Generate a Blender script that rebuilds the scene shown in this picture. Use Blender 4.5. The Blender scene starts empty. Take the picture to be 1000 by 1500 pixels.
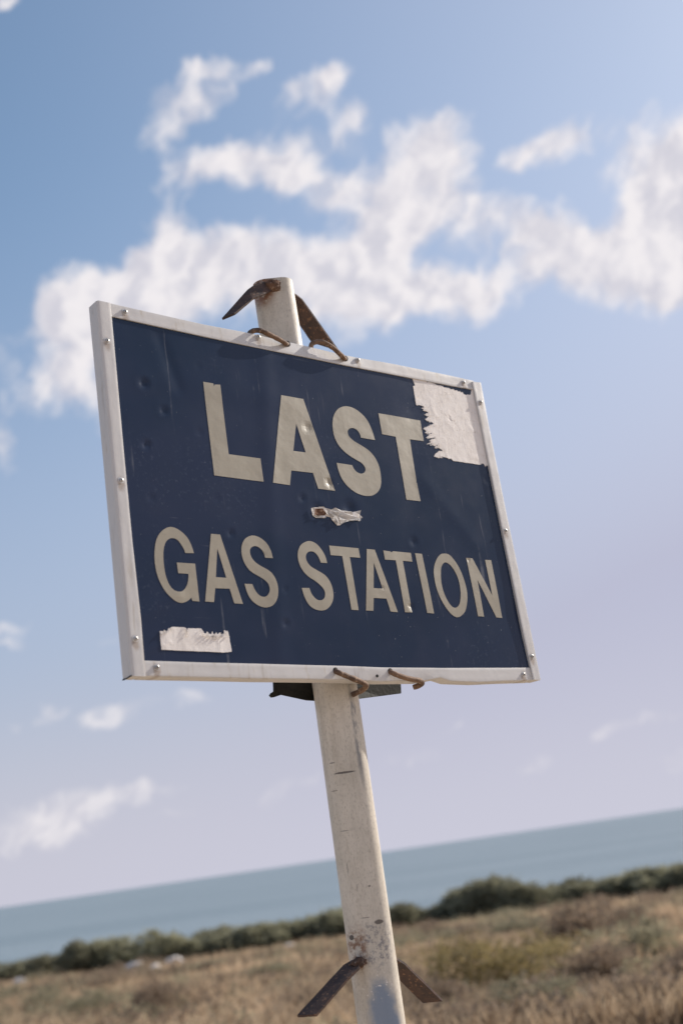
LETTERS = [('L',[[(-0.278,0.2169),(-0.256,0.2168),(-0.2553,0.2106),(-0.2528,0.2151),(-0.2409,0.2165),(-0.2402,0.08),(-0.1702,0.0791),(-0.1698,0.0334),(-0.2771,0.0358)]]),('A',[[(-0.1016,0.2154),(-0.0477,0.2152),(-0.0007,0.0301),(-0.0417,0.0311),(-0.0492,0.0624),(-0.1013,0.0622),(-0.1091,0.0323),(-0.1489,0.0332)],[(-0.0739,0.1607),(-0.0601,0.1029),(-0.0899,0.1028)]]),('S',[[(0.1245,0.1497),(0.1235,0.156),(0.1224,0.1624),(0.1208,0.169),(0.1185,0.1761),(0.1157,0.1835),(0.1122,0.1901),(0.1081,0.1955),(0.1035,0.2001),(0.0984,0.2042),(0.0928,0.2077),(0.0868,0.2107),(0.0808,0.2129),(0.0751,0.2143),(0.0694,0.215),(0.0641,0.2151),(0.0592,0.2147),(0.0547,0.2137),(0.0503,0.2123),(0.046,0.2105),(0.0418,0.2083),(0.0378,0.2056),(0.0341,0.2024),(0.0306,0.1988),(0.0275,0.1949),(0.0248,0.1908),(0.0225,0.1864),(0.0206,0.1816),(0.019,0.1761),(0.0178,0.1702),(0.0171,0.1641),(0.0169,0.158),(0.0171,0.1518),(0.0179,0.1458),(0.0194,0.1401),(0.0215,0.1347),(0.0243,0.1297),(0.0279,0.1249),(0.0322,0.1205),(0.0368,0.1165),(0.0417,0.1131),(0.0468,0.1101),(0.0519,0.1074),(0.0567,0.1051),(0.0613,0.1031),(0.0658,0.1012),(0.0702,0.0995),(0.0744,0.098),(0.0781,0.0963),(0.0811,0.0941),(0.0836,0.0917),(0.0853,0.0893),(0.0864,0.087),(0.0867,0.0848),(0.0865,0.0825),(0.0859,0.0803),(0.0847,0.0782),(0.0829,0.0763),(0.0803,0.0747),(0.077,0.0733),(0.0736,0.0725),(0.07,0.0727),(0.0661,0.0736),(0.0628,0.0749),(0.0602,0.0766),(0.0581,0.0788),(0.0564,0.0811),(0.0551,0.0835),(0.0541,0.0859),(0.0531,0.0884),(0.0138,0.0893),(0.0144,0.0837),(0.0149,0.0782),(0.016,0.0726),(0.0176,0.0669),(0.0196,0.0611),(0.0221,0.0559),(0.0252,0.0513),(0.0287,0.0472),(0.0327,0.0433),(0.0373,0.0396),(0.0424,0.0362),(0.0476,0.0333),(0.0527,0.031),(0.058,0.0292),(0.0634,0.0279),(0.0688,0.0269),(0.0744,0.0265),(0.08,0.0265),(0.086,0.0271),(0.092,0.0281),(0.0978,0.03),(0.1034,0.0328),(0.1087,0.0364),(0.1133,0.0405),(0.1168,0.0447),(0.1196,0.0493),(0.1218,0.0543),(0.1234,0.0594),(0.1244,0.0648),(0.125,0.0708),(0.1254,0.0778),(0.1253,0.0853),(0.1244,0.0925),(0.1227,0.0989),(0.1203,0.1049),(0.1173,0.1104),(0.1136,0.1154),(0.1092,0.1199),(0.1044,0.1239),(0.0989,0.1273),(0.0929,0.1302),(0.0869,0.1329),(0.0808,0.1354),(0.0747,0.1378),(0.0692,0.1402),(0.0646,0.1428),(0.0606,0.1454),(0.0575,0.1481),(0.0556,0.1509),(0.0546,0.1536),(0.0543,0.1563),(0.0544,0.1589),(0.0551,0.1613),(0.0565,0.1635),(0.0589,0.1655),(0.0619,0.1673),(0.065,0.1685),(0.0682,0.169),(0.0714,0.169),(0.0745,0.1685),(0.0774,0.1676),(0.08,0.1661),(0.0823,0.1643),(0.0841,0.1621),(0.0856,0.1595),(0.0867,0.157),(0.0872,0.1548),(0.0873,0.1527),(0.0874,0.1505)]]),('T',[[(0.1456,0.2109),(0.2631,0.2098),(0.2627,0.1634),(0.2233,0.1632),(0.2221,0.0713),(0.2207,0.0677),(0.2226,0.0669),(0.2245,0.0273),(0.1856,0.0276),(0.1835,0.1639),(0.1465,0.1651)]]),('G',[[(-0.3381,-0.1119),(-0.3386,-0.1091),(-0.3391,-0.1064),(-0.3399,-0.1034),(-0.341,-0.0996),(-0.3424,-0.0954),(-0.344,-0.0915),(-0.3459,-0.088),(-0.3479,-0.0848),(-0.3503,-0.0819),(-0.3531,-0.0791),(-0.3561,-0.0764),(-0.3592,-0.0741),(-0.3623,-0.0722),(-0.3654,-0.0705),(-0.3685,-0.0692),(-0.3716,-0.0682),(-0.3748,-0.0675),(-0.378,-0.0673),(-0.3813,-0.0676),(-0.3846,-0.0684),(-0.388,-0.0697),(-0.3915,-0.0716),(-0.3951,-0.0739),(-0.3984,-0.0766),(-0.4014,-0.0795),(-0.4042,-0.0828),(-0.4067,-0.0863),(-0.4088,-0.09),(-0.4106,-0.094),(-0.4122,-0.0985),(-0.4137,-0.104),(-0.4151,-0.11),(-0.4161,-0.116),(-0.4168,-0.1217),(-0.4171,-0.1274),(-0.4172,-0.1331),(-0.4169,-0.1389),(-0.4164,-0.1446),(-0.4155,-0.1501),(-0.4144,-0.1552),(-0.413,-0.16),(-0.4113,-0.1648),(-0.4091,-0.1698),(-0.4067,-0.1748),(-0.404,-0.1794),(-0.4011,-0.1836),(-0.3979,-0.1874),(-0.3947,-0.1908),(-0.3914,-0.1936),(-0.3881,-0.196),(-0.3848,-0.1979),(-0.3813,-0.1994),(-0.3778,-0.2003),(-0.3743,-0.2007),(-0.3709,-0.2004),(-0.3675,-0.1996),(-0.3644,-0.1985),(-0.3615,-0.1972),(-0.3588,-0.1956),(-0.3565,-0.1941),(-0.355,-0.1928),(-0.3538,-0.1917),(-0.3527,-0.1906),(-0.3514,-0.1966),(-0.3376,-0.1974),(-0.338,-0.1307),(-0.3744,-0.1302),(-0.3736,-0.149),(-0.3538,-0.1493),(-0.3539,-0.1515),(-0.354,-0.1537),(-0.3544,-0.1564),(-0.3553,-0.1598),(-0.3564,-0.1637),(-0.3579,-0.1673),(-0.3598,-0.1705),(-0.3619,-0.1736),(-0.3641,-0.1761),(-0.3663,-0.178),(-0.3685,-0.1795),(-0.3707,-0.1806),(-0.3727,-0.1813),(-0.3747,-0.1816),(-0.3768,-0.1816),(-0.3795,-0.1812),(-0.3823,-0.1805),(-0.385,-0.1794),(-0.3873,-0.1777),(-0.3895,-0.1757),(-0.3914,-0.1732),(-0.3932,-0.1703),(-0.3948,-0.167),(-0.3963,-0.1632),(-0.3975,-0.1591),(-0.3986,-0.1544),(-0.3995,-0.1495),(-0.3999,-0.144),(-0.4002,-0.1382),(-0.4001,-0.1324),(-0.4,-0.1265),(-0.3996,-0.1206),(-0.3989,-0.1151),(-0.398,-0.1103),(-0.3969,-0.1059),(-0.3955,-0.102),(-0.3939,-0.0985),(-0.3921,-0.0955),(-0.39,-0.093),(-0.3878,-0.0909),(-0.3853,-0.0893),(-0.3829,-0.0882),(-0.3804,-0.0874),(-0.378,-0.0871),(-0.3755,-0.0872),(-0.3727,-0.0878),(-0.3699,-0.0889),(-0.3673,-0.0906),(-0.365,-0.093),(-0.3629,-0.0961),(-0.361,-0.099),(-0.3594,-0.1016),(-0.358,-0.1041),(-0.357,-0.1064),(-0.3563,-0.1085),(-0.3559,-0.1105),(-0.3555,-0.1124)]]),('A',[[(-0.2983,-0.0747),(-0.2794,-0.0749),(-0.2482,-0.1998),(-0.2664,-0.199),(-0.2725,-0.173),(-0.3025,-0.1731),(-0.3081,-0.1979),(-0.326,-0.1972)],[(-0.2887,-0.1006),(-0.2769,-0.1536),(-0.2986,-0.1531)]]),('S',[[(-0.1714,-0.1133),(-0.172,-0.109),(-0.1725,-0.1047),(-0.1734,-0.1004),(-0.175,-0.0959),(-0.1769,-0.0914),(-0.1794,-0.0873),(-0.1825,-0.0837),(-0.1861,-0.0805),(-0.1898,-0.0779),(-0.1934,-0.0758),(-0.1971,-0.0742),(-0.2009,-0.0732),(-0.2047,-0.0725),(-0.2086,-0.0724),(-0.2125,-0.0728),(-0.2168,-0.0741),(-0.2211,-0.076),(-0.2249,-0.0782),(-0.228,-0.0808),(-0.2306,-0.0837),(-0.2328,-0.0869),(-0.2348,-0.0906),(-0.2363,-0.0946),(-0.2374,-0.0987),(-0.238,-0.103),(-0.2382,-0.1074),(-0.2379,-0.1119),(-0.2372,-0.1162),(-0.2361,-0.1205),(-0.2344,-0.1248),(-0.232,-0.1292),(-0.229,-0.1336),(-0.2257,-0.1375),(-0.2218,-0.1404),(-0.2176,-0.1429),(-0.2133,-0.1451),(-0.209,-0.1472),(-0.2047,-0.1491),(-0.2007,-0.1512),(-0.1967,-0.1536),(-0.1931,-0.1562),(-0.1901,-0.159),(-0.1883,-0.1622),(-0.1872,-0.1655),(-0.1867,-0.1687),(-0.1869,-0.1719),(-0.1877,-0.175),(-0.1891,-0.1778),(-0.1909,-0.1804),(-0.1933,-0.1828),(-0.1959,-0.1845),(-0.1987,-0.1854),(-0.2018,-0.1858),(-0.2048,-0.1855),(-0.2076,-0.1848),(-0.2103,-0.1835),(-0.2129,-0.1817),(-0.2152,-0.1792),(-0.2174,-0.1762),(-0.2193,-0.173),(-0.2208,-0.1698),(-0.222,-0.1664),(-0.2232,-0.1631),(-0.2398,-0.1631),(-0.239,-0.1677),(-0.2381,-0.1723),(-0.237,-0.1767),(-0.2354,-0.1812),(-0.2336,-0.1855),(-0.2312,-0.1894),(-0.2283,-0.193),(-0.2248,-0.1961),(-0.2211,-0.1988),(-0.2171,-0.2011),(-0.2129,-0.2029),(-0.2085,-0.2042),(-0.2041,-0.205),(-0.1995,-0.2052),(-0.1951,-0.2047),(-0.1907,-0.2037),(-0.1865,-0.202),(-0.1826,-0.1996),(-0.179,-0.1964),(-0.1757,-0.1924),(-0.173,-0.188),(-0.171,-0.1833),(-0.1696,-0.1782),(-0.1687,-0.1731),(-0.1684,-0.1682),(-0.1686,-0.1633),(-0.1694,-0.1583),(-0.171,-0.1532),(-0.1733,-0.1481),(-0.1761,-0.1437),(-0.1791,-0.1403),(-0.1826,-0.1376),(-0.1866,-0.135),(-0.1913,-0.1326),(-0.1964,-0.1304),(-0.2012,-0.1282),(-0.2051,-0.126),(-0.2087,-0.1237),(-0.2118,-0.1213),(-0.2144,-0.1186),(-0.2166,-0.1156),(-0.2182,-0.1125),(-0.2193,-0.1092),(-0.2198,-0.1058),(-0.2197,-0.1027),(-0.2191,-0.1001),(-0.218,-0.0979),(-0.2164,-0.096),(-0.2142,-0.0943),(-0.2114,-0.093),(-0.2085,-0.0922),(-0.2057,-0.0921),(-0.2027,-0.0925),(-0.1999,-0.0934),(-0.1974,-0.0949),(-0.195,-0.0968),(-0.1929,-0.0989),(-0.1913,-0.1012),(-0.19,-0.1037),(-0.1891,-0.1062),(-0.1886,-0.1085),(-0.1884,-0.1108),(-0.1882,-0.1131)]]),('S',[[(-0.046,-0.1167),(-0.0465,-0.1125),(-0.047,-0.1082),(-0.048,-0.1039),(-0.0499,-0.0993),(-0.0524,-0.0947),(-0.0553,-0.0904),(-0.0586,-0.0863),(-0.0623,-0.0826),(-0.0661,-0.0797),(-0.0701,-0.0777),(-0.0742,-0.0764),(-0.0781,-0.0757),(-0.0817,-0.0755),(-0.0851,-0.076),(-0.0888,-0.077),(-0.0929,-0.0786),(-0.0973,-0.0807),(-0.1012,-0.0833),(-0.1046,-0.0865),(-0.1074,-0.0902),(-0.1098,-0.0941),(-0.1115,-0.0981),(-0.1127,-0.1024),(-0.1133,-0.107),(-0.1134,-0.112),(-0.1128,-0.1172),(-0.1117,-0.1222),(-0.1099,-0.1269),(-0.1074,-0.1313),(-0.1046,-0.1354),(-0.1014,-0.139),(-0.0977,-0.1422),(-0.0938,-0.1451),(-0.0895,-0.1476),(-0.085,-0.1499),(-0.0805,-0.1523),(-0.0762,-0.1551),(-0.072,-0.1582),(-0.0685,-0.1612),(-0.0655,-0.1642),(-0.0632,-0.1673),(-0.0616,-0.1703),(-0.061,-0.1735),(-0.0611,-0.1767),(-0.0618,-0.1797),(-0.0628,-0.1823),(-0.0644,-0.1846),(-0.0665,-0.1865),(-0.0695,-0.188),(-0.073,-0.189),(-0.0764,-0.1893),(-0.0794,-0.1889),(-0.0824,-0.1878),(-0.0852,-0.1861),(-0.088,-0.1836),(-0.0907,-0.1805),(-0.093,-0.1771),(-0.0944,-0.1736),(-0.0954,-0.17),(-0.0963,-0.1663),(-0.1138,-0.1668),(-0.1131,-0.1715),(-0.1123,-0.1762),(-0.1111,-0.181),(-0.1092,-0.1861),(-0.107,-0.1912),(-0.1043,-0.1958),(-0.1011,-0.1994),(-0.0975,-0.2024),(-0.0935,-0.2047),(-0.0891,-0.2065),(-0.0844,-0.2077),(-0.0796,-0.2083),(-0.0747,-0.2084),(-0.0696,-0.2079),(-0.0648,-0.2067),(-0.0601,-0.2045),(-0.0557,-0.2015),(-0.0517,-0.198),(-0.0482,-0.1939),(-0.0452,-0.1893),(-0.0429,-0.1843),(-0.0417,-0.1787),(-0.0412,-0.1729),(-0.0414,-0.1672),(-0.0422,-0.1618),(-0.0437,-0.1567),(-0.0458,-0.1519),(-0.0484,-0.1477),(-0.0515,-0.1438),(-0.0554,-0.1403),(-0.0602,-0.1374),(-0.0656,-0.1348),(-0.0709,-0.1324),(-0.076,-0.13),(-0.081,-0.1278),(-0.0853,-0.1253),(-0.0887,-0.1224),(-0.0913,-0.1194),(-0.0932,-0.1163),(-0.0944,-0.1131),(-0.0949,-0.11),(-0.0948,-0.107),(-0.0939,-0.1041),(-0.0924,-0.1013),(-0.0903,-0.099),(-0.0877,-0.0973),(-0.0846,-0.0961),(-0.0814,-0.0955),(-0.0783,-0.0955),(-0.0752,-0.0961),(-0.0723,-0.0973),(-0.0696,-0.0992),(-0.0672,-0.1017),(-0.0651,-0.1047),(-0.0635,-0.1083),(-0.0621,-0.1124),(-0.0608,-0.1165)]]),('T',[[(-0.035,-0.0818),(0.037,-0.0834),(0.0379,-0.1024),(0.0119,-0.1019),(0.0145,-0.2061),(-0.0028,-0.2055),(-0.0066,-0.101),(-0.0346,-0.1006)]]),('A',[[(0.058,-0.0836),(0.0783,-0.0841),(0.1141,-0.2081),(0.0952,-0.207),(0.0895,-0.1818),(0.0568,-0.1812),(0.0514,-0.2066),(0.033,-0.2064)],[(0.0705,-0.1105),(0.0836,-0.162),(0.0605,-0.1618)]]),('T',[[(0.1003,-0.0844),(0.1181,-0.0853),(0.1216,-0.0875),(0.1259,-0.0846),(0.1742,-0.0856),(0.1742,-0.1036),(0.1486,-0.103),(0.1522,-0.2078),(0.1334,-0.2078),(0.1297,-0.1029),(0.1013,-0.103)]]),('I',[[(0.1853,-0.0856),(0.2039,-0.0862),(0.2104,-0.2092),(0.192,-0.2082)]]),('O',[[(0.2658,-0.0825),(0.2693,-0.0824),(0.2731,-0.0826),(0.2769,-0.0833),(0.2805,-0.0846),(0.2838,-0.0867),(0.287,-0.0895),(0.2901,-0.0927),(0.2931,-0.0964),(0.2961,-0.1004),(0.299,-0.1048),(0.3017,-0.1096),(0.3042,-0.1148),(0.3064,-0.1205),(0.3084,-0.1266),(0.31,-0.1329),(0.3114,-0.1391),(0.3124,-0.1453),(0.3131,-0.1515),(0.3135,-0.1576),(0.3133,-0.1636),(0.3126,-0.1694),(0.3114,-0.1752),(0.3098,-0.1808),(0.3079,-0.1861),(0.3058,-0.1913),(0.3034,-0.1963),(0.3005,-0.2009),(0.2971,-0.205),(0.2928,-0.2085),(0.2878,-0.2115),(0.2827,-0.2139),(0.2781,-0.2154),(0.2742,-0.2159),(0.2706,-0.2156),(0.2672,-0.2145),(0.2636,-0.2129),(0.26,-0.2106),(0.2562,-0.2077),(0.2526,-0.2042),(0.2491,-0.2003),(0.2456,-0.1959),(0.2422,-0.1909),(0.239,-0.1857),(0.2362,-0.1804),(0.2338,-0.1752),(0.2318,-0.1699),(0.2301,-0.1643),(0.2287,-0.1586),(0.2278,-0.1522),(0.2272,-0.1455),(0.227,-0.1388),(0.2271,-0.1328),(0.2274,-0.1276),(0.2281,-0.1229),(0.2292,-0.1185),(0.2307,-0.1141),(0.2328,-0.1096),(0.2354,-0.105),(0.2383,-0.1007),(0.2412,-0.0969),(0.2442,-0.0935),(0.2474,-0.0905),(0.2505,-0.088),(0.2537,-0.0859),(0.2567,-0.0844),(0.2596,-0.0834),(0.2626,-0.0828)],[(0.264,-0.1015),(0.2669,-0.1013),(0.27,-0.1019),(0.273,-0.1031),(0.2759,-0.1047),(0.2786,-0.1067),(0.2813,-0.1093),(0.2838,-0.1123),(0.2861,-0.1156),(0.2883,-0.1193),(0.2904,-0.1234),(0.2923,-0.1278),(0.2937,-0.1322),(0.2947,-0.1367),(0.2954,-0.1413),(0.2957,-0.1461),(0.2957,-0.1509),(0.2955,-0.1561),(0.2949,-0.1614),(0.2941,-0.1666),(0.293,-0.1716),(0.2916,-0.1763),(0.2899,-0.1809),(0.2879,-0.185),(0.2857,-0.1885),(0.283,-0.1913),(0.28,-0.1935),(0.2768,-0.1952),(0.2738,-0.1961),(0.271,-0.1964),(0.2683,-0.1961),(0.2657,-0.1951),(0.2631,-0.1936),(0.2605,-0.1915),(0.2579,-0.1887),(0.2555,-0.1854),(0.2533,-0.1818),(0.2512,-0.1778),(0.2492,-0.1732),(0.2475,-0.1684),(0.2462,-0.1636),(0.2453,-0.1587),(0.2447,-0.1536),(0.2445,-0.1484),(0.2445,-0.1433),(0.245,-0.138),(0.2458,-0.1326),(0.2468,-0.1274),(0.2479,-0.1227),(0.249,-0.1188),(0.2502,-0.1153),(0.2516,-0.1122),(0.2534,-0.1094),(0.2557,-0.1068),(0.2583,-0.1044),(0.2611,-0.1025)]]),('N',[[(0.3285,-0.0886),(0.3467,-0.0891),(0.387,-0.1682),(0.3841,-0.0906),(0.4024,-0.0904),(0.4059,-0.2154),(0.3887,-0.2144),(0.3501,-0.1349),(0.3519,-0.2134),(0.3346,-0.2127)]])]
PATCH = [(0.2597,0.3072),(0.3006,0.3058),(0.3014,0.3025),(0.3077,0.3049),(0.3245,0.3036),(0.3313,0.3012),(0.3487,0.3014),(0.3517,0.2984),(0.3682,0.2994),(0.3713,0.2966),(0.3805,0.2987),(0.3837,0.2959),(0.3917,0.2976),(0.3947,0.2945),(0.4004,0.2969),(0.4027,0.2937),(0.4089,0.2954),(0.4105,0.2913),(0.4166,0.2898),(0.4223,0.2922),(0.4277,0.2914),(0.4335,0.2938),(0.4384,0.3058),(0.4451,0.3068),(0.4462,0.2842),(0.4463,0.2313),(0.4487,0.1831),(0.4489,0.1265),(0.4426,0.1272),(0.4392,0.1236),(0.4352,0.1283),(0.4332,0.1306),(0.4265,0.1293),(0.4237,0.1264),(0.3829,0.1268),(0.3409,0.1268),(0.3347,0.1317),(0.3282,0.1301),(0.3226,0.1323),(0.3154,0.1325),(0.3084,0.1336),(0.3018,0.1307),(0.2955,0.1295),(0.2898,0.1307),(0.2846,0.1311),(0.29,0.1372),(0.297,0.1416),(0.3013,0.1449),(0.3138,0.1468),(0.3108,0.1496),(0.3063,0.151),(0.303,0.1525),(0.2954,0.1507),(0.2907,0.1511),(0.2989,0.1557),(0.3026,0.1593),(0.2921,0.1572),(0.2836,0.1568),(0.2851,0.1603),(0.2756,0.1581),(0.268,0.156),(0.2722,0.1588),(0.2843,0.1632),(0.2787,0.1658),(0.2857,0.1696),(0.3002,0.1743),(0.2935,0.1746),(0.2835,0.1725),(0.2709,0.1716),(0.2786,0.1775),(0.2902,0.1835),(0.2911,0.1851),(0.2797,0.1823),(0.2695,0.1825),(0.276,0.187),(0.2729,0.1892),(0.2673,0.1919),(0.2754,0.1955),(0.2849,0.2006),(0.3007,0.2068),(0.2966,0.2105),(0.2897,0.2115),(0.2836,0.2111),(0.2774,0.2146),(0.2844,0.2183),(0.2904,0.2236),(0.2828,0.2237),(0.2771,0.2252),(0.2848,0.2277),(0.2911,0.2312),(0.2861,0.2335),(0.2755,0.2344),(0.2791,0.2378),(0.2718,0.2391),(0.2811,0.2426),(0.2779,0.2452),(0.2685,0.2462),(0.2587,0.2445),(0.2589,0.2655),(0.259,0.2881),(0.2653,0.291)]
LABEL = [(-0.4211,-0.2495),(-0.4141,-0.2497),(-0.4121,-0.2472),(-0.4098,-0.2494),(-0.4073,-0.2494),(-0.4042,-0.2449),(-0.4008,-0.2445),(-0.3989,-0.243),(-0.3962,-0.2421),(-0.3731,-0.2428),(-0.3714,-0.2476),(-0.3697,-0.2506),(-0.3663,-0.2442),(-0.3401,-0.2446),(-0.3379,-0.2481),(-0.3364,-0.2504),(-0.3341,-0.2532),(-0.3314,-0.2527),(-0.3292,-0.2496),(-0.3272,-0.2511),(-0.3261,-0.2534),(-0.3209,-0.2542),(-0.3184,-0.2488),(-0.3178,-0.2526),(-0.3164,-0.2542),(-0.3127,-0.2537),(-0.3105,-0.2503),(-0.3097,-0.2537),(-0.3083,-0.2541),(-0.3034,-0.251),(-0.3028,-0.2536),(-0.3011,-0.2541),(-0.2955,-0.2533),(-0.2943,-0.2471),(-0.2928,-0.2467),(-0.2914,-0.2498),(-0.2893,-0.2501),(-0.2872,-0.2486),(-0.2861,-0.2509),(-0.2837,-0.2845),(-0.3017,-0.2859),(-0.3195,-0.2848),(-0.3924,-0.2819),(-0.4212,-0.2804)]
TEAR = [(-0.0653,-0.0098),(-0.0563,-0.007),(-0.0433,-0.006),(-0.0338,-0.0071),(-0.0202,-0.01),(-0.0108,-0.0066),(0.0041,-0.0091),(0.0216,-0.0105),(0.035,-0.0104),(0.0538,-0.0063),(0.0516,-0.0119),(0.0538,-0.0163),(0.0566,-0.0215),(0.0512,-0.0224),(0.0509,-0.0279),(0.0412,-0.0257),(0.0226,-0.0293),(0.0085,-0.0338),(-0.0014,-0.0398),(-0.0081,-0.0403),(-0.0117,-0.0361),(-0.0192,-0.0295),(-0.0207,-0.0251),(-0.0291,-0.024),(-0.0349,-0.0226),(-0.0362,-0.0275),(-0.0578,-0.0283),(-0.0645,-0.0238),(-0.0654,-0.0169)]
SHARDS = [[(-0.0665,-0.0231),(-0.0606,-0.0262),(-0.0355,-0.0235),(-0.0358,-0.0274),(-0.0579,-0.029)],[(-0.0652,-0.0095),(-0.0606,-0.0098),(-0.0617,-0.0236),(-0.0655,-0.0213)],[(-0.0497,-0.006),(-0.0368,-0.0059),(-0.0341,-0.0089),(-0.0459,-0.0087)],[(-0.0271,-0.0123),(-0.0142,-0.0131),(-0.0071,-0.0224),(-0.0057,-0.0392),(-0.0092,-0.0405),(-0.0199,-0.0269),(-0.0112,-0.0209),(-0.0257,-0.0166)],[(-0.0026,-0.0221),(0.0201,-0.0187),(0.0497,-0.022),(0.0503,-0.0274),(0.0225,-0.0298),(0.0084,-0.0344),(-0.0013,-0.0389),(-0.003,-0.0301)],[(0.044,-0.0106),(0.055,-0.0058),(0.0511,-0.0147),(0.0566,-0.0215),(0.0494,-0.0238),(0.0462,-0.0168)],[(-0.0202,-0.0103),(-0.0096,-0.006),(0.0041,-0.0091),(0.0304,-0.0113),(0.0338,-0.0168),(0.0201,-0.0187),(-0.0049,-0.0222),(-0.0145,-0.0149)],[(-0.0338,-0.0074),(-0.0213,-0.0101),(-0.0268,-0.0167),(-0.0177,-0.0205),(-0.0206,-0.0246),(-0.0349,-0.0199)]]
BROWN = [(-0.0606,-0.0095),(-0.0373,-0.0086),(-0.0351,-0.0146),(-0.0277,-0.0159),(-0.0352,-0.0217),(-0.0592,-0.0243),(-0.0617,-0.0201)]
PANEL = [(-0.4549,0.3173),(0.4459,0.3074),(0.4619,-0.3214),(-0.4542,-0.2982)]
SCREWS = {'top':[(-0.4288,0.3278),(-0.1398,0.3302),(0.1099,0.323),(0.4144,0.3186)],'left':[(-0.4706,0.2638),(-0.4687,0.0077),(-0.4694,-0.2632)],'right':[(0.456,0.2763),(0.4592,-0.0231),(0.4685,-0.2988)],'bottom':[(-0.4349,-0.3101),(0.435,-0.3362)]}
BOLT_HOLE = (0.0351,-0.332)
RAILS = {'left':[((-0.4827,0.3398),(-0.457,0.3396)),((-0.4827,0.3069),(-0.4566,0.3132)),((-0.4821,0.1973),(-0.4572,0.2011)),((-0.4815,0.0539),(-0.4579,0.0564)),((-0.4814,-0.0959),(-0.4578,-0.0945)),((-0.4815,-0.2284),(-0.4555,-0.228)),((-0.4811,-0.3234),(-0.4568,-0.3247))],'top':[((-0.4581,0.3402),(-0.4572,0.3144)),((-0.3624,0.3377),(-0.3625,0.3119)),((-0.2605,0.3352),(-0.2608,0.3093)),((-0.1581,0.3362),(-0.1623,0.3076)),((-0.1032,0.3359),(-0.1076,0.3068)),((-0.028,0.3344),(-0.0292,0.3069)),((0.0767,0.3308),(0.0722,0.3055)),((0.2172,0.3311),(0.2119,0.3052)),((0.3784,0.3301),(0.3726,0.3048)),((0.4484,0.3285),(0.4451,0.3057))],'right':[((0.4696,0.3258),(0.4409,0.324)),((0.4697,0.2286),(0.444,0.2254)),((0.4737,0.0292),(0.4485,0.0273)),((0.4796,-0.1549),(0.4536,-0.1556)),((0.4819,-0.2518),(0.4558,-0.252)),((0.4839,-0.3488),(0.461,-0.3476))],'bottom':[((-0.4609,-0.3244),(-0.4582,-0.2987)),((-0.3448,-0.3284),(-0.3416,-0.303)),((-0.234,-0.3326),(-0.2302,-0.3063)),((-0.1456,-0.335),(-0.1415,-0.3093)),((-0.0445,-0.3382),(-0.0398,-0.3124)),((0.0457,-0.3425),(0.0508,-0.3164)),((0.1502,-0.3439),(0.1558,-0.3183)),((0.1969,-0.3388),(0.2013,-0.3193)),((0.2232,-0.346),(0.2292,-0.3197)),((0.2987,-0.3496),(0.3058,-0.3204)),((0.3785,-0.3488),(0.3856,-0.3214)),((0.4679,-0.3488),(0.4752,-0.3221))]}
HOOKS = [[(-0.13,0.034,0.3471),(-0.1444,0.018,0.3461),(-0.1477,-0.0,0.3425),(-0.139,-0.01,0.3395),(-0.1179,-0.011,0.3335),(-0.0944,-0.009,0.3284),(-0.0787,-0.005,0.3256),(-0.0673,0.004,0.3294)],[(0.0182,0.034,0.343),(0.0068,0.018,0.3477),(0.0048,-0.0,0.3454),(0.0139,-0.01,0.3418),(0.0347,-0.011,0.3345),(0.054,-0.009,0.3243),(0.067,-0.005,0.3191),(0.0783,0.004,0.3218)],[(-0.0622,0.004,-0.3207),(-0.0643,-0.004,-0.3236),(-0.055,-0.009,-0.3298),(-0.0316,-0.01,-0.3385),(-0.0109,-0.009,-0.3457),(0.0007,-0.004,-0.35),(0.0049,0.008,-0.3541),(0.0026,0.024,-0.3573),(-0.0046,0.034,-0.3603)],[(0.0699,0.004,-0.3239),(0.0676,-0.004,-0.3269),(0.0774,-0.009,-0.3332),(0.1029,-0.01,-0.3404),(0.1277,-0.009,-0.3439),(0.1423,-0.004,-0.3472),(0.1472,0.008,-0.3502),(0.1397,0.02,-0.3523)]]
DENTS = [(-0.4032,0.1959,0.008,0.0022),(-0.367,0.149,0.007,0.0018),(-0.4109,0.0797,0.007,0.002),(-0.2972,0.1161,0.006,0.0006),(-0.4113,-0.0172,0.006,0.0009),(-0.0832,0.0095,0.006,0.0016),(-0.277,-0.0076,0.006,0.0005),(-0.2854,0.2461,0.004,0.0008),(-0.4512,0.1202,0.004,0.0008),(-0.2557,-0.0703,0.006,0.0018),(-0.1519,-0.17,0.005,0.0012),(-0.1608,-0.2334,0.006,0.0016),(0.1522,-0.197,0.006,0.0014),(0.1869,-0.061,0.008,0.0014),(0.4337,0.0929,0.006,0.0014),(0.3514,0.2263,0.004,0.0009),(-0.0126,0.0458,0.008,0.0014),(-0.0476,0.156,0.01,0.001),(0.0297,-0.0036,0.014,0.0018),(-0.0512,-0.0138,0.012,0.002),(0.3341,-0.0957,0.004,0.0006),(-0.192,-0.1068,0.004,0.0005),(0.237,0.231,0.004,0.0004),(0.0836,-0.1591,0.004,0.0004)]
CREASES = [(-0.129,0.2946,-0.1809,-0.2918,0.022,0.0012),(-0.3593,0.2897,-0.3328,0.199,0.012,-0.0014),(-0.457,-0.228,-0.3782,-0.1858,0.012,0.0011),(-0.4842,0.2097,-0.0902,0.2078,0.03,0.0008),(0.0606,-0.2671,0.457,-0.2077,0.04,-0.0012),(0.2656,0.2811,0.1422,-0.2127,0.035,-0.0008),(-0.4635,-0.2901,-0.4036,-0.2676,0.004,0.0006),(0.2417,0.0786,0.3687,-0.0618,0.02,0.0007)]
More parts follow.
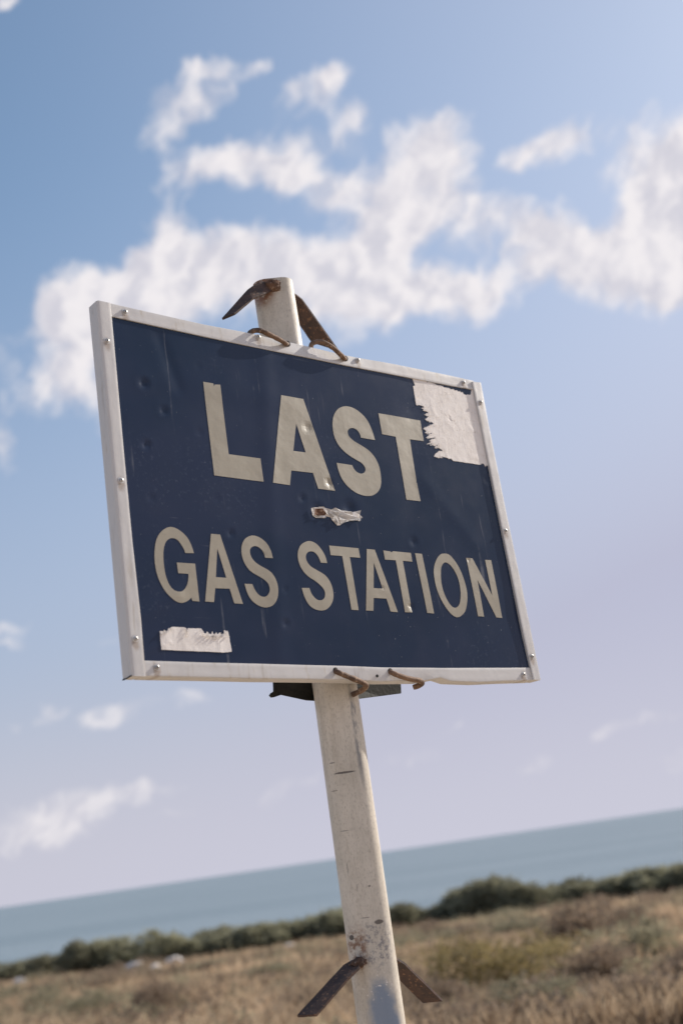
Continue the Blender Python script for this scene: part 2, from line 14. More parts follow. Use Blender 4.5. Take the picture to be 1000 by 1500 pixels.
ARMS = {'top_left':[[(-0.0374,0.06,0.4984),(-0.0658,0.066,0.4984),(-0.0988,0.066,0.4729),(-0.1713,0.066,0.3953)],[(-0.0345,0.06,0.4834),(-0.0725,0.05,0.4599),(-0.1047,0.046,0.4423),(-0.1549,0.046,0.4002)]],'top_right':[[(0.0515,0.105,0.5167),(0.0601,0.105,0.5136),(0.0753,0.105,0.5054),(0.1566,0.105,0.3999)],[(0.0853,0.15,0.4861),(0.0917,0.15,0.4791),(0.0977,0.15,0.4705),(0.1253,0.15,0.433)]],'low_left':[[(-0.0431,0.075,-0.8186),(-0.054,0.075,-0.818),(-0.0749,0.075,-0.8226),(-0.1862,0.075,-0.8844)],[(-0.065,0.045,-0.8282),(-0.0785,0.045,-0.8349),(-0.0952,0.045,-0.8432),(-0.1691,0.045,-0.8863)]],'low_right':[[(0.0529,0.09,-0.8298),(0.0624,0.09,-0.8325),(0.0786,0.09,-0.8433),(0.1565,0.09,-0.9198)],[(0.0818,0.13,-0.8596),(0.0874,0.13,-0.8653),(0.0961,0.13,-0.8727),(0.1445,0.13,-0.921)]]}
MID = [[(-0.1164,0.118,-0.299),(-0.1195,0.118,-0.3195),(-0.1211,0.118,-0.3348),(-0.1278,0.118,-0.3378),(-0.1323,0.118,-0.3421),(-0.1282,0.118,-0.346),(-0.1212,0.118,-0.3456),(-0.1016,0.118,-0.341),(-0.0829,0.118,-0.3435),(-0.0441,0.118,-0.353),(-0.0119,0.118,-0.3572),(0.0805,0.118,-0.3547),(0.1361,0.118,-0.3509),(0.1965,0.118,-0.3463),(0.1973,0.118,-0.3289),(0.2024,0.118,-0.3039)]]
CLOUDS = [[-0.0904,0.6191,0.0453,0.0176,-2.5667,1.0],[-0.0753,0.6508,0.0254,0.0099,-3.0924,0.7],[-0.0227,0.6439,0.0187,0.008,-3.1175,0.75],[0.0256,0.6155,0.0396,0.0132,-3.0823,0.85],[0.0609,0.6237,0.0238,0.0091,3.1247,0.8],[0.0632,0.587,0.0268,0.0148,-2.9483,0.9],[-0.0815,0.57,0.0422,0.0177,-3.0932,0.8],[-0.0164,0.5681,0.0423,0.0251,-3.1313,0.95],[0.0386,0.5462,0.0451,0.0212,3.1314,0.85],[0.1398,0.56,0.0344,0.0223,-3.0169,1.0],[0.1064,0.5266,0.044,0.0346,0.4559,1.0],[0.0703,0.4913,0.0441,0.0379,3.0643,1.0],[0.1537,0.5071,0.028,0.0225,2.9894,0.8],[0.2509,0.5402,0.0421,0.0156,-3.1339,1.1],[0.2049,0.5346,0.021,0.0126,2.9357,0.5],[0.2065,0.488,0.0424,0.0193,2.9211,0.65],[0.1825,0.4515,0.0718,0.0263,-3.0858,0.9],[0.1213,0.4436,0.046,0.0221,3.1044,0.7],[0.2602,0.4537,0.0554,0.0294,2.8923,0.9],[0.3343,0.4943,0.0428,0.0384,2.8146,1.1],[0.3237,0.432,0.0451,0.0445,2.223,1.0],[0.269,0.4154,0.0346,0.0162,2.8967,0.7],[-0.1345,0.5113,0.0437,0.0243,-2.3583,0.95],[-0.2143,0.4586,0.0518,0.0297,-2.9024,1.05],[-0.2368,0.4075,0.0326,0.0229,-2.8916,0.9],[-0.0932,0.489,0.0693,0.0337,3.0516,1.05],[-0.0181,0.4813,0.0693,0.0339,3.018,1.05],[0.0271,0.4474,0.0436,0.0343,3.0353,0.9],[-0.1708,0.4673,0.0555,0.0327,3.0918,1.05],[-0.1653,0.4059,0.0484,0.0334,3.0828,1.0],[-0.2848,0.3683,0.0247,0.0102,1.4985,0.7],[-0.283,0.2001,0.026,0.0066,-2.97,0.75],[-0.2794,0.2146,0.0246,0.0055,-3.0203,0.55],[-0.2618,0.1378,0.0182,0.0082,-2.9052,0.7],[-0.2113,0.1348,0.0318,0.0083,-2.9469,0.85],[-0.1513,0.1376,0.018,0.0072,3.0997,0.75],[-0.2961,0.1356,0.0085,0.0064,2.9707,0.6],[-0.1947,0.0755,0.0409,0.0108,-3.1021,0.9],[-0.2466,0.0539,0.032,0.0126,2.9996,0.75],[-0.2838,0.064,0.0369,0.0188,2.9904,0.75],[-0.2465,0.0687,0.0322,0.0138,3.001,0.6],[0.0268,0.0727,0.0337,0.0099,-3.031,0.6],[0.0661,0.0875,0.0168,0.0066,-3.1172,0.5],[0.2223,0.073,0.032,0.0064,-3.0931,0.65],[0.1818,0.062,0.0184,0.0059,-3.1199,0.6],[-0.0655,0.0609,0.0391,0.012,-3.1118,0.45],[0.2336,0.0376,0.0236,0.0084,-3.1135,0.5],[0.125,0.0543,0.022,0.0076,-3.1165,0.45],[-0.2536,0.6951,0.0219,0.0066,-2.8272,0.9],[-0.2063,0.1925,0.0089,0.0056,-2.9107,0.4],[0.0662,0.4529,0.0373,0.0276,3.0083,0.9],[-0.1667,0.0529,0.0164,0.0053,3.0037,0.45],[0.3845,0.4528,0.0712,0.0646,1.412,1.0],[-0.3272,0.4345,0.04,0.0319,-3.0864,0.9],[-0.3233,0.6001,0.0428,0.0195,-2.8478,0.8]]
ROCKS = [(-10.51,50.63,0.55),(-9.48,49.53,0.35),(-8.94,50.48,0.6),(6.67,53.08,1.0),(7.49,48.1,0.7),(9.11,51.83,0.8),(6.73,48.49,0.5),(10.65,52.68,0.9),(13.23,60.32,0.7),(-15.59,52.39,0.5),(-4.42,50.52,0.35)]
HEATH = [(1.27,18.04,1.25,0.75,'y'),(3.26,24.13,1.3,0.8,'b'),(-4.78,23.88,1.0,0.6,'b'),(-9.55,32.85,0.8,0.4,'o'),(-6.58,25.39,0.7,0.45,'o'),(0.44,32.91,1.3,0.5,'o'),(1.92,36.59,1.6,0.45,'b'),(-3.19,29.89,1.1,0.4,'o'),(0.74,24.78,1.1,0.42,'y'),(2.51,17.21,1.0,0.5,'b'),(3.63,19.04,1.2,0.55,'o'),(0.25,15.97,0.7,0.45,'b'),(3.53,33.31,1.6,0.5,'o'),(5.04,27.96,1.6,0.5,'b'),(-6.58,41.32,1.4,0.35,'o'),(-9.03,37.4,1.2,0.35,'b'),(-1.55,18.45,0.7,0.4,'b'),(1.56,14.17,0.8,0.4,'o'),(2.21,13.27,0.7,0.35,'b'),(2.27,21.33,1.2,0.45,'y'),(3.18,14.95,0.8,0.45,'b'),(-0.87,53.06,1.8,0.45,'b')]
ROW = [(-21.98,61.96,1.05),(-20.23,61.27,1.29),(-18.0,58.68,1.12),(-16.31,57.47,1.3),(-14.19,54.38,1.79),(-13.16,54.8,1.43),(-11.88,54.67,1.35),(-10.36,52.98,1.46),(-9.23,53.12,1.15),(-8.09,53.26,1.33),(-6.81,51.91,1.17),(-5.77,52.3,1.3),(-4.76,52.81,1.35),(-3.73,53.34,1.32),(-2.7,53.24,1.54),(-1.75,53.4,1.29),(-0.72,52.42,1.21),(0.17,51.97,1.29),(1.08,52.24,1.02),(2.05,52.27,1.17),(2.58,51.49,1.76),(3.34,50.36,1.79),(4.19,49.71,1.85),(5.13,49.63,1.41),(6.03,49.88,1.19),(7.07,50.82,1.24),(7.89,49.93,1.16),(8.81,50.19,1.26),(9.59,49.55,1.19),(10.34,48.92,1.24),(11.08,47.88,1.33),(12.16,48.0,1.23)]
SUN_E=4.4
EXPO=0.17
SKY_GAIN=(1.12,1.22,1.22)
VEIL_L=(3.2,3.35,4.35)
VEIL_R=(3.8,3.9,4.95)
HORIZ=(4.6,4.55,5.25)
CL1=(4.9,4.8,5.3)
CL2=(6.7,6.4,6.5)
# ---------------------------------------------------------------- helpers
import bpy, bmesh, math, random
from mathutils import Vector, Matrix, noise
R=math.radians
random.seed(11)
sc=bpy.context.scene
COL=sc.collection
def tag(o,label=None,cat=None,group=None,kind=None):
    if label: o['label']=label
    if cat: o['category']=cat
    if group: o['group']=group
    if kind: o['kind']=kind
    return o
def link(name,bm,mat,parent=None,smooth=False):
    me=bpy.data.meshes.new(name)
    bm.normal_update(); bm.to_mesh(me); bm.free()
    if mat:
        for m in (mat if isinstance(mat,(list,tuple)) else [mat]): me.materials.append(m)
    if smooth:
        for p in me.polygons: p.use_smooth=True
    o=bpy.data.objects.new(name,me); COL.objects.link(o)
    if parent: o.parent=parent
    return o
def pydata(name,v,f,mat,parent=None,smooth=False):
    me=bpy.data.meshes.new(name); me.from_pydata(v,[],f); me.update()
    me.materials.append(mat)
    if smooth:
        for p in me.polygons: p.use_smooth=True
    o=bpy.data.objects.new(name,me); COL.objects.link(o)
    if parent: o.parent=parent
    return o
def empty(name,loc,rz=0):
    o=bpy.data.objects.new(name,None); COL.objects.link(o); o.location=loc; o.rotation_euler=(0,0,rz)
    o.empty_display_size=.2
    return o
# ---- node helper
class NT:
    def __init__(s,tree): s.t=tree; s.n=tree.nodes; s.l=tree.links
    def new(s,typ,**kw):
        n=s.n.new(typ)
        for k,v in kw.items():
            if k.startswith('_'): setattr(n,k[1:],v)
        return n
    def put(s,sock,v):
        if isinstance(v,bpy.types.NodeSocket): s.l.new(v,sock)
        elif v is not None:
            if sock.type=='RGBA' and len(v)==3: v=(*v,1)
            sock.default_value=v
    def math(s,op,a,b=None,c=None,clamp=False):
        n=s.n.new('ShaderNodeMath'); n.operation=op; n.use_clamp=clamp
        s.put(n.inputs[0],a); s.put(n.inputs[1],b)
        if c is not None: s.put(n.inputs[2],c)
        return n.outputs[0]
    def vmath(s,op,a,b=None):
        n=s.n.new('ShaderNodeVectorMath'); n.operation=op
        s.put(n.inputs[0],a)
        if b is not None: s.put(n.inputs[1],b)
        return n.outputs[0]
    def mix(s,f,a,b,mode='MIX'):
        n=s.n.new('ShaderNodeMix'); n.data_type='RGBA'; n.blend_type=mode
        s.put(n.inputs['Factor'],f); s.put(n.inputs[6],a); s.put(n.inputs[7],b)
        return n.outputs[2]
    def noise(s,vec,scale,detail=4,rough=.5,dist=0,col=False):
        n=s.n.new('ShaderNodeTexNoise'); s.put(n.inputs['Vector'],vec)
        n.inputs['Scale'].default_value=scale; n.inputs['Detail'].default_value=detail
        n.inputs['Roughness'].default_value=rough; n.inputs['Distortion'].default_value=dist
        return n.outputs['Color' if col else 'Fac']
    def rng(s,v,a,b,c=0,d=1,smooth=True):
        n=s.n.new('ShaderNodeMapRange'); n.interpolation_type='SMOOTHSTEP' if smooth else 'LINEAR'
        s.put(n.inputs[0],v)
        for i,q in enumerate((a,b,c,d)): s.put(n.inputs[i+1],q)
        return n.outputs[0]
    def mapping(s,vec,loc=(0,0,0),rot=(0,0,0),scale=(1,1,1),typ='POINT'):
        n=s.n.new('ShaderNodeMapping'); n.vector_type=typ; s.put(n.inputs[0],vec)
        n.inputs[1].default_value=loc; n.inputs[2].default_value=rot; n.inputs[3].default_value=scale
        return n.outputs[0]
    def sep(s,vec):
        n=s.n.new('ShaderNodeSeparateXYZ'); s.put(n.inputs[0],vec); return n.outputs
    def comb(s,x=0,y=0,z=0):
        n=s.n.new('ShaderNodeCombineXYZ'); s.put(n.inputs[0],x); s.put(n.inputs[1],y); s.put(n.inputs[2],z); return n.outputs[0]
    def bump(s,h,strength=.3,dist=.01,normal=None):
        n=s.n.new('ShaderNodeBump'); n.inputs['Strength'].default_value=strength; n.inputs['Distance'].default_value=dist
        s.put(n.inputs['Height'],h)
        if normal: s.put(n.inputs['Normal'],normal)
        return n.outputs[0]
def material(name):
    m=bpy.data.materials.new(name); m.use_nodes=True
    nt=NT(m.node_tree); b=nt.n['Principled BSDF']
    tc=nt.n.new('ShaderNodeTexCoord')
    return m,nt,b,tc.outputs['Object']
# ---------------------------------------------------------------- materials
def mk_white(name='painted aluminium',base=(.575,.56,.55),dirt=(.40,.34,.25)):
    m,nt,b,co=material(name)
    n1=nt.noise(co,9,5,.6); n2=nt.noise(nt.mapping(co,scale=(1,1,.25)),60,4,.6)
    c=nt.mix(nt.rng(n1,.5,.75,0,.35),base,(base[0]*.86,base[1]*.85,base[2]*.84))
    c=nt.mix(nt.rng(n2,.6,.75,0,.5),c,dirt)
    st=nt.noise(nt.mapping(co,scale=(1,1,.10)),95,4,.6)
    c=nt.mix(nt.math('MULTIPLY',nt.rng(st,.56,.70,0,.5),nt.rng(nt.noise(co,6,3,.6),.45,.62)),c,(.36,.31,.25))
    gm=None
    for pts in SCREWS.values():
        for q in pts:
            d=nt.mapping(nt.vmath('MULTIPLY',nt.vmath('ADD',co,nt.vmath('MULTIPLY',nt.vmath('SUBTRACT',nt.noise(co,120,3,.6,col=True),(.5,.5,.5)),(.008,0,.010))),(1,0,1)),loc=(q[0]-U_P,0,q[1]+ZC-.006),scale=(.0085,1,.017),typ='TEXTURE')
            l=nt.n.new('ShaderNodeVectorMath'); l.operation='LENGTH'; nt.put(l.inputs[0],d)
            g=nt.rng(l.outputs['Value'],.35,1.1,1,0)
            gm=g if gm is None else nt.math('MAXIMUM',gm,g)
    c=nt.mix(nt.math('MULTIPLY',gm,.6),c,(.27,.19,.13))
    sp=nt.noise(co,190,2,.5)
    c=nt.mix(nt.rng(sp,.74,.80,0,.6),c,(.16,.13,.10))
    nt.put(b.inputs['Base Color'],c)
    nt.put(b.inputs['Roughness'],nt.rng(n1,.3,.7,.34,.5))
    nt.put(b.inputs['Normal'],nt.bump(nt.noise(co,14,3,.5),.25,.006,nt.bump(n2,.05,.002)))
    return m
M={}
def mk_simple(name,c,r=.5,met=0):
    m,nt,b,co=material(name)
    n=nt.noise(co,80,4,.6)
    nt.put(b.inputs['Base Color'],nt.mix(nt.rng(n,.4,.7),c,tuple(q*.7 for q in c)))
    b.inputs['Roughness'].default_value=r; b.inputs['Metallic'].default_value=met
    nt.put(b.inputs['Normal'],nt.bump(n,.2,.0005))
    return m
def mk_panel():
    m,nt,b,co=material('navy vinyl')
    big=nt.noise(co,3.2,3,.55); mid=nt.noise(co,14,5,.6); fine=nt.noise(co,120,4,.65)
    c=nt.mix(nt.rng(big,.35,.65),(.009,.021,.050),(.018,.028,.062))
    c=nt.mix(nt.rng(mid,.5,.75,0,.3),c,(.020,.028,.060))
    # chalky scuffs: stretched scratches and specks
    sx=nt.sep(co)
    sc1=nt.noise(nt.mapping(co,rot=(0,R(35),0),scale=(1,1,.06)),70,3,.6)
    c=nt.mix(nt.math('MULTIPLY',nt.rng(sc1,.64,.74,0,.55),nt.rng(mid,.42,.62)),c,(.16,.17,.20))
    sc2=nt.noise(nt.mapping(co,rot=(0,R(-8),0),scale=(.07,1,1)),110,3,.6)
    c=nt.mix(nt.math('MULTIPLY',nt.rng(sc2,.70,.76,0,.4),nt.rng(big,.45,.6)),c,(.16,.17,.20))
    c=nt.mix(nt.rng(nt.noise(co,210,2,.5),.735,.79,0,.7),c,(.28,.29,.31))
    c=nt.mix(nt.math('MULTIPLY',nt.rng(fine,.54,.74,0,.4),nt.rng(nt.noise(co,5,3,.5),.50,.66)),c,(.09,.11,.16))
    nt.put(b.inputs['Base Color'],c)
    nt.put(b.inputs['Roughness'],nt.rng(mid,.3,.7,.17,.22))
    b.inputs['Specular IOR Level'].default_value=.30
    bn=nt.bump(nt.noise(co,6,2,.5),.10,.01,nt.bump(fine,.05,.001))
    nt.put(b.inputs['Normal'],bn)
    return m
M['panel']=mk_panel()
def mk_letter():
    m,nt,b,co=material('cream reflective vinyl')
    n=nt.noise(co,12,5,.6); f=nt.noise(co,160,3,.6)
    c=nt.mix(nt.rng(n,.35,.7),(.325,.290,.225),(.29,.257,.197))
    c=nt.mix(nt.rng(f,.66,.75,0,.5),c,(.26,.22,.17))
    nt.put(b.inputs['Base Color'],c); b.inputs['Roughness'].default_value=.42
    nt.put(b.inputs['Normal'],nt.bump(nt.noise(co,22,3,.5),.2,.006))
    return m
M['letter']=mk_letter()
def mk_paper(name,base=(.80,.755,.72)):
    m,nt,b,co=material(name)
    n=nt.noise(co,30,6,.65,.6); w=nt.noise(nt.mapping(co,scale=(1,1,.4)),55,5,.7,1.2)
    c=nt.mix(nt.rng(n,.4,.72,0,.7),base,(base[0]*.88,base[1]*.86,base[2]*.84))
    v=nt.n.new('ShaderNodeTexVoronoi'); v.feature='DISTANCE_TO_EDGE'; v.inputs['Scale'].default_value=26
    nt.put(v.inputs['Vector'],nt.vmath('ADD',co,nt.vmath('MULTIPLY',nt.noise(co,30,4,.6,col=True),(.03,.03,.03))))
    crack=nt.rng(v.outputs['Distance'],.0,.018,1,0)
    crack=nt.math('MULTIPLY',crack,nt.rng(nt.noise(co,11,3,.5),.45,.6,0,.8))
    c=nt.mix(nt.math('MULTIPLY',crack,.55),c,(.42,.34,.28))
    c=nt.mix(nt.rng(nt.noise(co,150,2,.5),.70,.78,0,.6),c,(.30,.24,.18))
    nt.put(b.inputs['Base Color'],c); b.inputs['Roughness'].default_value=.75
    h=nt.math('SUBTRACT',w,nt.math('MULTIPLY',crack,.3))
    nt.put(b.inputs['Normal'],nt.bump(h,.35,.0022))
    return m
M['paper']=mk_paper('peeled paper backing')
M['flap']=mk_simple('torn white ply',(.80,.77,.74),.7)
def mk_rust(name,base,hi,rough=.8,edge=(.30,.16,.09)):
    m,nt,b,co=material(name)
    n=nt.noise(co,35,6,.65); n2=nt.noise(co,150,4,.6)
    c=nt.mix(nt.rng(n,.38,.62),base,hi)
    c=nt.mix(nt.rng(n2,.56,.7,0,.75),c,edge)
    nt.put(b.inputs['Base Color'],c); b.inputs['Roughness'].default_value=rough
    b.inputs['Metallic'].default_value=.15
    nt.put(b.inputs['Normal'],nt.bump(n2,.5,.002))
    return m
M['rust']=mk_rust('rusty dark steel',(.050,.034,.030),(.085,.050,.038))
M['rust_rod']=mk_rust('rusty wire',(.085,.05,.034),(.22,.135,.085),.75,(.50,.37,.27))
M['rust_weld']=mk_rust('weld rust',(.07,.04,.028),(.17,.095,.06),.9,(.42,.34,.28))
M['dark']=mk_rust('steel darkened for shade',(.012,.013,.011),(.02,.02,.018),.7,(.03,.028,.024))  # near-black base: the sign's shade on the lower bracket is painted in
M['brown']=mk_rust('exposed rusty core',(.09,.04,.022),(.20,.10,.055),.85,(.40,.28,.20))
M['screw']=mk_simple('screw steel',(.45,.43,.41),.4,.6)
M['washer']=mk_simple('washer',(.62,.61,.60),.4,.2)
M['hole']=mk_simple('hole',(.01,.01,.01),.9)
M['backing']=mk_simple('aluminium back sheet',(.36,.36,.37),.5,.3)
def mk_pole():
    m,nt,b,co=material('weathered cream pole paint')
    s=nt.sep(co)   # object space: x across, y depth, z height above the pole foot
    gr=nt.noise(nt.mapping(co,scale=(1,1,.12)),60,5,.6)
    n=nt.noise(co,16,5,.6); f=nt.noise(co,230,3,.6)
    c=nt.mix(nt.rng(n,.35,.7),(.65,.59,.50),(.55,.50,.42))
    c=nt.mix(nt.rng(gr,.44,.70,0,.5),c,(.42,.37,.30))
    c=nt.mix(nt.rng(nt.noise(nt.mapping(co,scale=(1,1,.5)),330,4,.65),.48,.70,0,.5),c,(.32,.28,.225))
    c=nt.mix(nt.rng(nt.noise(nt.mapping(co,scale=(1,1,.5)),90,4,.65),.70,.80,0,.55),c,(.16,.13,.10))
    # worn band of bare blue-grey primer low on the shaft, wavy edge
    def blob(x0,z0,sx,sz,amp=.5,sc=30):
        w=nt.vmath('MULTIPLY',nt.vmath('SUBTRACT',nt.noise(co,sc,5,.65,col=True),(.5,.5,.5)),(amp*sx,0,amp*sz))
        p=nt.vmath('ADD',co,w)
        q=nt.mapping(nt.vmath('MULTIPLY',p,(1,0,1)),loc=(x0,0,z0),scale=(sx,1,sz),typ='TEXTURE')
        l=nt.n.new('ShaderNodeVectorMath'); l.operation='LENGTH'; nt.put(l.inputs[0],q)
        return l.outputs['Value']
    H=PZ
    bl=nt.rng(blob(.005,H(-.945),.031,.105,1.0,24),.55,1.1,1,0)
    c=nt.mix(nt.math('MULTIPLY',bl,.9),c,(.185,.245,.335))
    chips=nt.math('MULTIPLY',nt.rng(nt.noise(co,150,3,.5),.62,.66),nt.rng(blob(.0,H(-.865),.03,.03,.5),.6,1.1,1,0))
    c=nt.mix(nt.math('MULTIPLY',chips,.9),c,(.75,.71,.66))
    # scraped grey mess round the low welds
    mess=nt.math('MULTIPLY',nt.rng(nt.noise(co,90,5,.7),.47,.6),nt.rng(blob(.008,H(-.80),.036,.045,.9),.5,1.1,1,0))
    c=nt.mix(nt.math('MULTIPLY',mess,.8),c,(.20,.19,.20))
    rs=nt.math('MULTIPLY',nt.rng(nt.noise(co,70,5,.7),.42,.6),nt.rng(blob(-.026,H(-.80),.020,.040,.9),.4,1.2,1,0))
    c=nt.mix(nt.math('MULTIPLY',rs,.9),c,(.20,.10,.055))
    rt=nt.math('MULTIPLY',nt.rng(nt.noise(co,60,5,.7),.34,.52),nt.rng(blob(-.040,H(.490),.034,.045,.9),.5,1.2,1,0))
    c=nt.mix(nt.math('MULTIPLY',rt,.95),c,(.22,.10,.05))
    # black smears down the right corner below the sign
    sm=nt.math('MULTIPLY',nt.rng(nt.noise(nt.mapping(co,scale=(1,1,.3)),80,5,.7),.38,.56),nt.rng(blob(.026,H(-.425),.0065,.115,.9,16),.35,1.15,1,0))
    c=nt.mix(nt.math('MULTIPLY',sm,.75),c,(.13,.14,.16))
    # knocks and cuts
    for (x0,z0,sx,sz,k) in ((-.006,-.498,.024,.0022,.9),(-.026,-.478,.006,.0014,.7),(-.028,-.528,.007,.0012,.6),(.018,-.762,.009,.0045,.9),(-.033,-.782,.0045,.0055,1),(-.004,-.752,.010,.001,.6),(-.02,-.60,.009,.001,.6),(.010,-.700,.003,.002,.7),(-.012,-.70,.001,.008,.5),(-.024,-.665,.0012,.012,.5)):
        kb=nt.rng(blob(x0,H(z0),sx,sz,.5,120),.7,1.0,1,0)
        c=nt.mix(nt.math('MULTIPLY',kb,k),c,(.10,.085,.075))
    nt.put(b.inputs['Base Color'],c)
    nt.put(b.inputs['Roughness'],nt.math('SUBTRACT',nt.rng(n,.3,.7,.48,.65),nt.math('MULTIPLY',bl,.2)))
    nt.put(b.inputs['Normal'],nt.bump(nt.math('ADD',gr,nt.math('MULTIPLY',f,.7)),.35,.0012))
    return m
# ---------------------------------------------------------------- camera
CAMZ=1.6
cam_d=bpy.data.cameras.new('camera'); cam=bpy.data.objects.new('camera',cam_d); COL.objects.link(cam)
p_,r_=R(15.996),R(-8.311)
F_=Vector((0,math.cos(p_),math.sin(p_))); U0=Vector((0,-math.sin(p_),math.cos(p_))); R0=Vector((1,0,0))
Rv=R0*math.cos(r_)+U0*math.sin(r_); Uv=-R0*math.sin(r_)+U0*math.cos(r_)
mt=Matrix.Identity(4)
for i in range(3): mt[i][0]=Rv[i]; mt[i][1]=Uv[i]; mt[i][2]=-F_[i]
mt.translation=Vector((0,0,CAMZ)); cam.matrix_world=mt
cam_d.sensor_fit='VERTICAL'; cam_d.sensor_height=36; cam_d.sensor_width=24; cam_d.lens=41.911
cam_d.clip_start=.05; cam_d.clip_end=90000
cam_d.dof.use_dof=True; cam_d.dof.focus_distance=2.27; cam_d.dof.aperture_fstop=2.9
sc.camera=cam
# ---------------------------------------------------------------- sign frame of reference
A_=R(40.99)
ux=Vector((math.cos(A_),math.sin(A_),0)); nv=Vector((math.sin(A_),-math.cos(A_),0))
CS=Vector((-.0045,2.2,.6447+CAMZ))
U_P,W_P=-.006,-.078
SLOPE=.033
base=CS+ux*U_P+nv*W_P
ZB=-SLOPE*base.y-.01
root=empty('road_sign',(base.x,base.y,ZB),A_)
tag(root,'weathered navy blue metal sign reading LAST GAS STATION strapped to a cream pole','road sign')
ZC=CS.z-ZB
def PZ(v): return v+ZC
M['white']=mk_white()
def P(u,y,v): return Vector((u-U_P,y+W_P,v+ZC))      # y: metres behind the frame's front
def merge(o,bm):
    bm.from_mesh(o.data); bm.to_mesh(o.data); bm.free()
# ---------------------------------------------------------------- sheet relief (dents and creases in the metal)
def relief(u,v):
    h=0
    for (a,b,s,d) in DENTS:
        q=((u-a)**2+(v-b)**2)/(s*s)
        if q<9: h+=2.3*d*math.exp(-q)-d*.7*math.exp(-q/3.2)
    for (a,b,c,d,s,k) in CREASES:
        ex,ey=c-a,d-b; L2=ex*ex+ey*ey; t=((u-a)*ex+(v-b)*ey)/L2
        tc=min(1,max(0,t)); dx=u-a-ex*tc; dy=v-b-ey*tc
        q=(dx*dx+dy*dy)/(s*s)
        if q<9: h-=k*math.exp(-q)
    h+=.0005*noise.noise(Vector((u*4,v*4,3)))
    return h
PB=.0025       # the sheet sits this far behind the frame's face
GS=.006
def inq(u,v,Q,m=0):
    return True
pq=PANEL
def panel_edge(v):  # left/right limits
    return
nu,nvv=150,108
V=[];Fc=[]
def lerp(a,b,t): return (a[0]+(b[0]-a[0])*t,a[1]+(b[1]-a[1])*t)
us=[-.47+GS*i for i in range(int(.94/GS)+2)]; vs=[-.328+GS*j for j in range(int(.655/GS)+2)]
for v in vs:
    for u in us: V.append(P(u,PB+relief(u,v),v))
W=len(us)
for j in range(len(vs)-1):
    for i in range(W-1):
        u,v=us[i]+GS/2,vs[j]+GS/2
        tu=(u-PANEL[0][0])/(PANEL[1][0]-PANEL[0][0]); tv=(v-PANEL[3][1])/(PANEL[0][1]-PANEL[3][1])
        hi=PANEL[0][1]+(PANEL[1][1]-PANEL[0][1])*tu+.009; lo=PANEL[3][1]+(PANEL[2][1]-PANEL[3][1])*tu-.009
        le=PANEL[0][0]-.009; ri_=PANEL[2][0]+(PANEL[1][0]-PANEL[2][0])*tv+.009
        if not (lo<v<hi and le<u<ri_): continue
        a=j*W+i; Fc.append((a,a+1,a+W+1,a+W))
panel=pydata('sign_panel',V,Fc,M['panel'],root,True)
def sheet(name,loops,mat,parent,off,thick,cut=True,wob=0,smooth=False):
    """flat cut-out laid on the sheet: triangulated outline, cut on the sheet's grid so that it follows the dents"""
    bm=bmesh.new(); edges=[]
    for lp in loops:
        vv=[bm.verts.new((q[0],0,q[1])) for q in lp]
        for i in range(len(vv)): edges.append(bm.edges.new((vv[i],vv[(i+1)%len(vv)])))
    bmesh.ops.triangle_fill(bm,use_beauty=True,use_dissolve=False,edges=edges,normal=(0,-1,0))
    if cut:
        xs=[v.co.x for v in bm.verts]; zs=[v.co.z for v in bm.verts]
        for g in us:
            if min(xs)<g<max(xs): bmesh.ops.bisect_plane(bm,geom=bm.verts[:]+bm.edges[:]+bm.faces[:],plane_co=(g,0,0),plane_no=(1,0,0),dist=1e-6)
        for g in vs:
            if min(zs)<g<max(zs): bmesh.ops.bisect_plane(bm,geom=bm.verts[:]+bm.edges[:]+bm.faces[:],plane_co=(0,0,g),plane_no=(0,0,1),dist=1e-6)
    bmesh.ops.recalc_face_normals(bm,faces=bm.faces[:])
    if bm.faces and sum(f.normal.y*f.calc_area() for f in bm.faces)>0: bmesh.ops.reverse_faces(bm,faces=bm.faces[:])
    be=[e for e in bm.edges if len(e.link_faces)==1]
    r=bmesh.ops.extrude_edge_only(bm,edges=be)
    low={v for v in r['geom'] if isinstance(v,bmesh.types.BMVert)}
    for v in bm.verts:
        u,w=v.co.x,v.co.z
        y=PB+relief(u,w)-off
        if v in low: y+=thick
        elif wob: y-=wob*max(0,noise.noise(Vector((u*60,w*60,9))))
        v.co=P(u,y,w)
    return link(name,bm,mat,parent,smooth)
for ch,loops in LETTERS:
    sheet('letter',loops,M['letter'],panel,.0006,.0005)
def rag(pts,amp,n=3):
    out=[]
    for i,p in enumerate(pts):
        q=pts[(i+1)%len(pts)]; L=math.hypot(q[0]-p[0],q[1]-p[1])
        out.append(p)
        k=min(6,int(L/.0035))
        for j in range(1,k+1):
            t=j/(k+1); out.append((p[0]+(q[0]-p[0])*t+random.uniform(-amp,amp),p[1]+(q[1]-p[1])*t+random.uniform(-amp,amp)))
    return out
pp=sheet('paint_patch',[rag(PATCH,.00035)],M['paper'],panel,.0007,.0007,wob=.0006)
pp['label']='pale bare patch where the blue film has peeled away'
pl=sheet('torn_sticker',[rag(LABEL,.00025)],M['paper'],panel,.0011,.0011,wob=.0008)
pl['label']='torn remains of a white sticker'
tr=sheet('torn_hole',[TEAR],M['paper'],panel,.0006,.0006)
tr['label']='ragged puncture with curled white edges and brown rust inside'
br=sheet('rusty_core',[BROWN],M['brown'],panel,.0011,.0004)
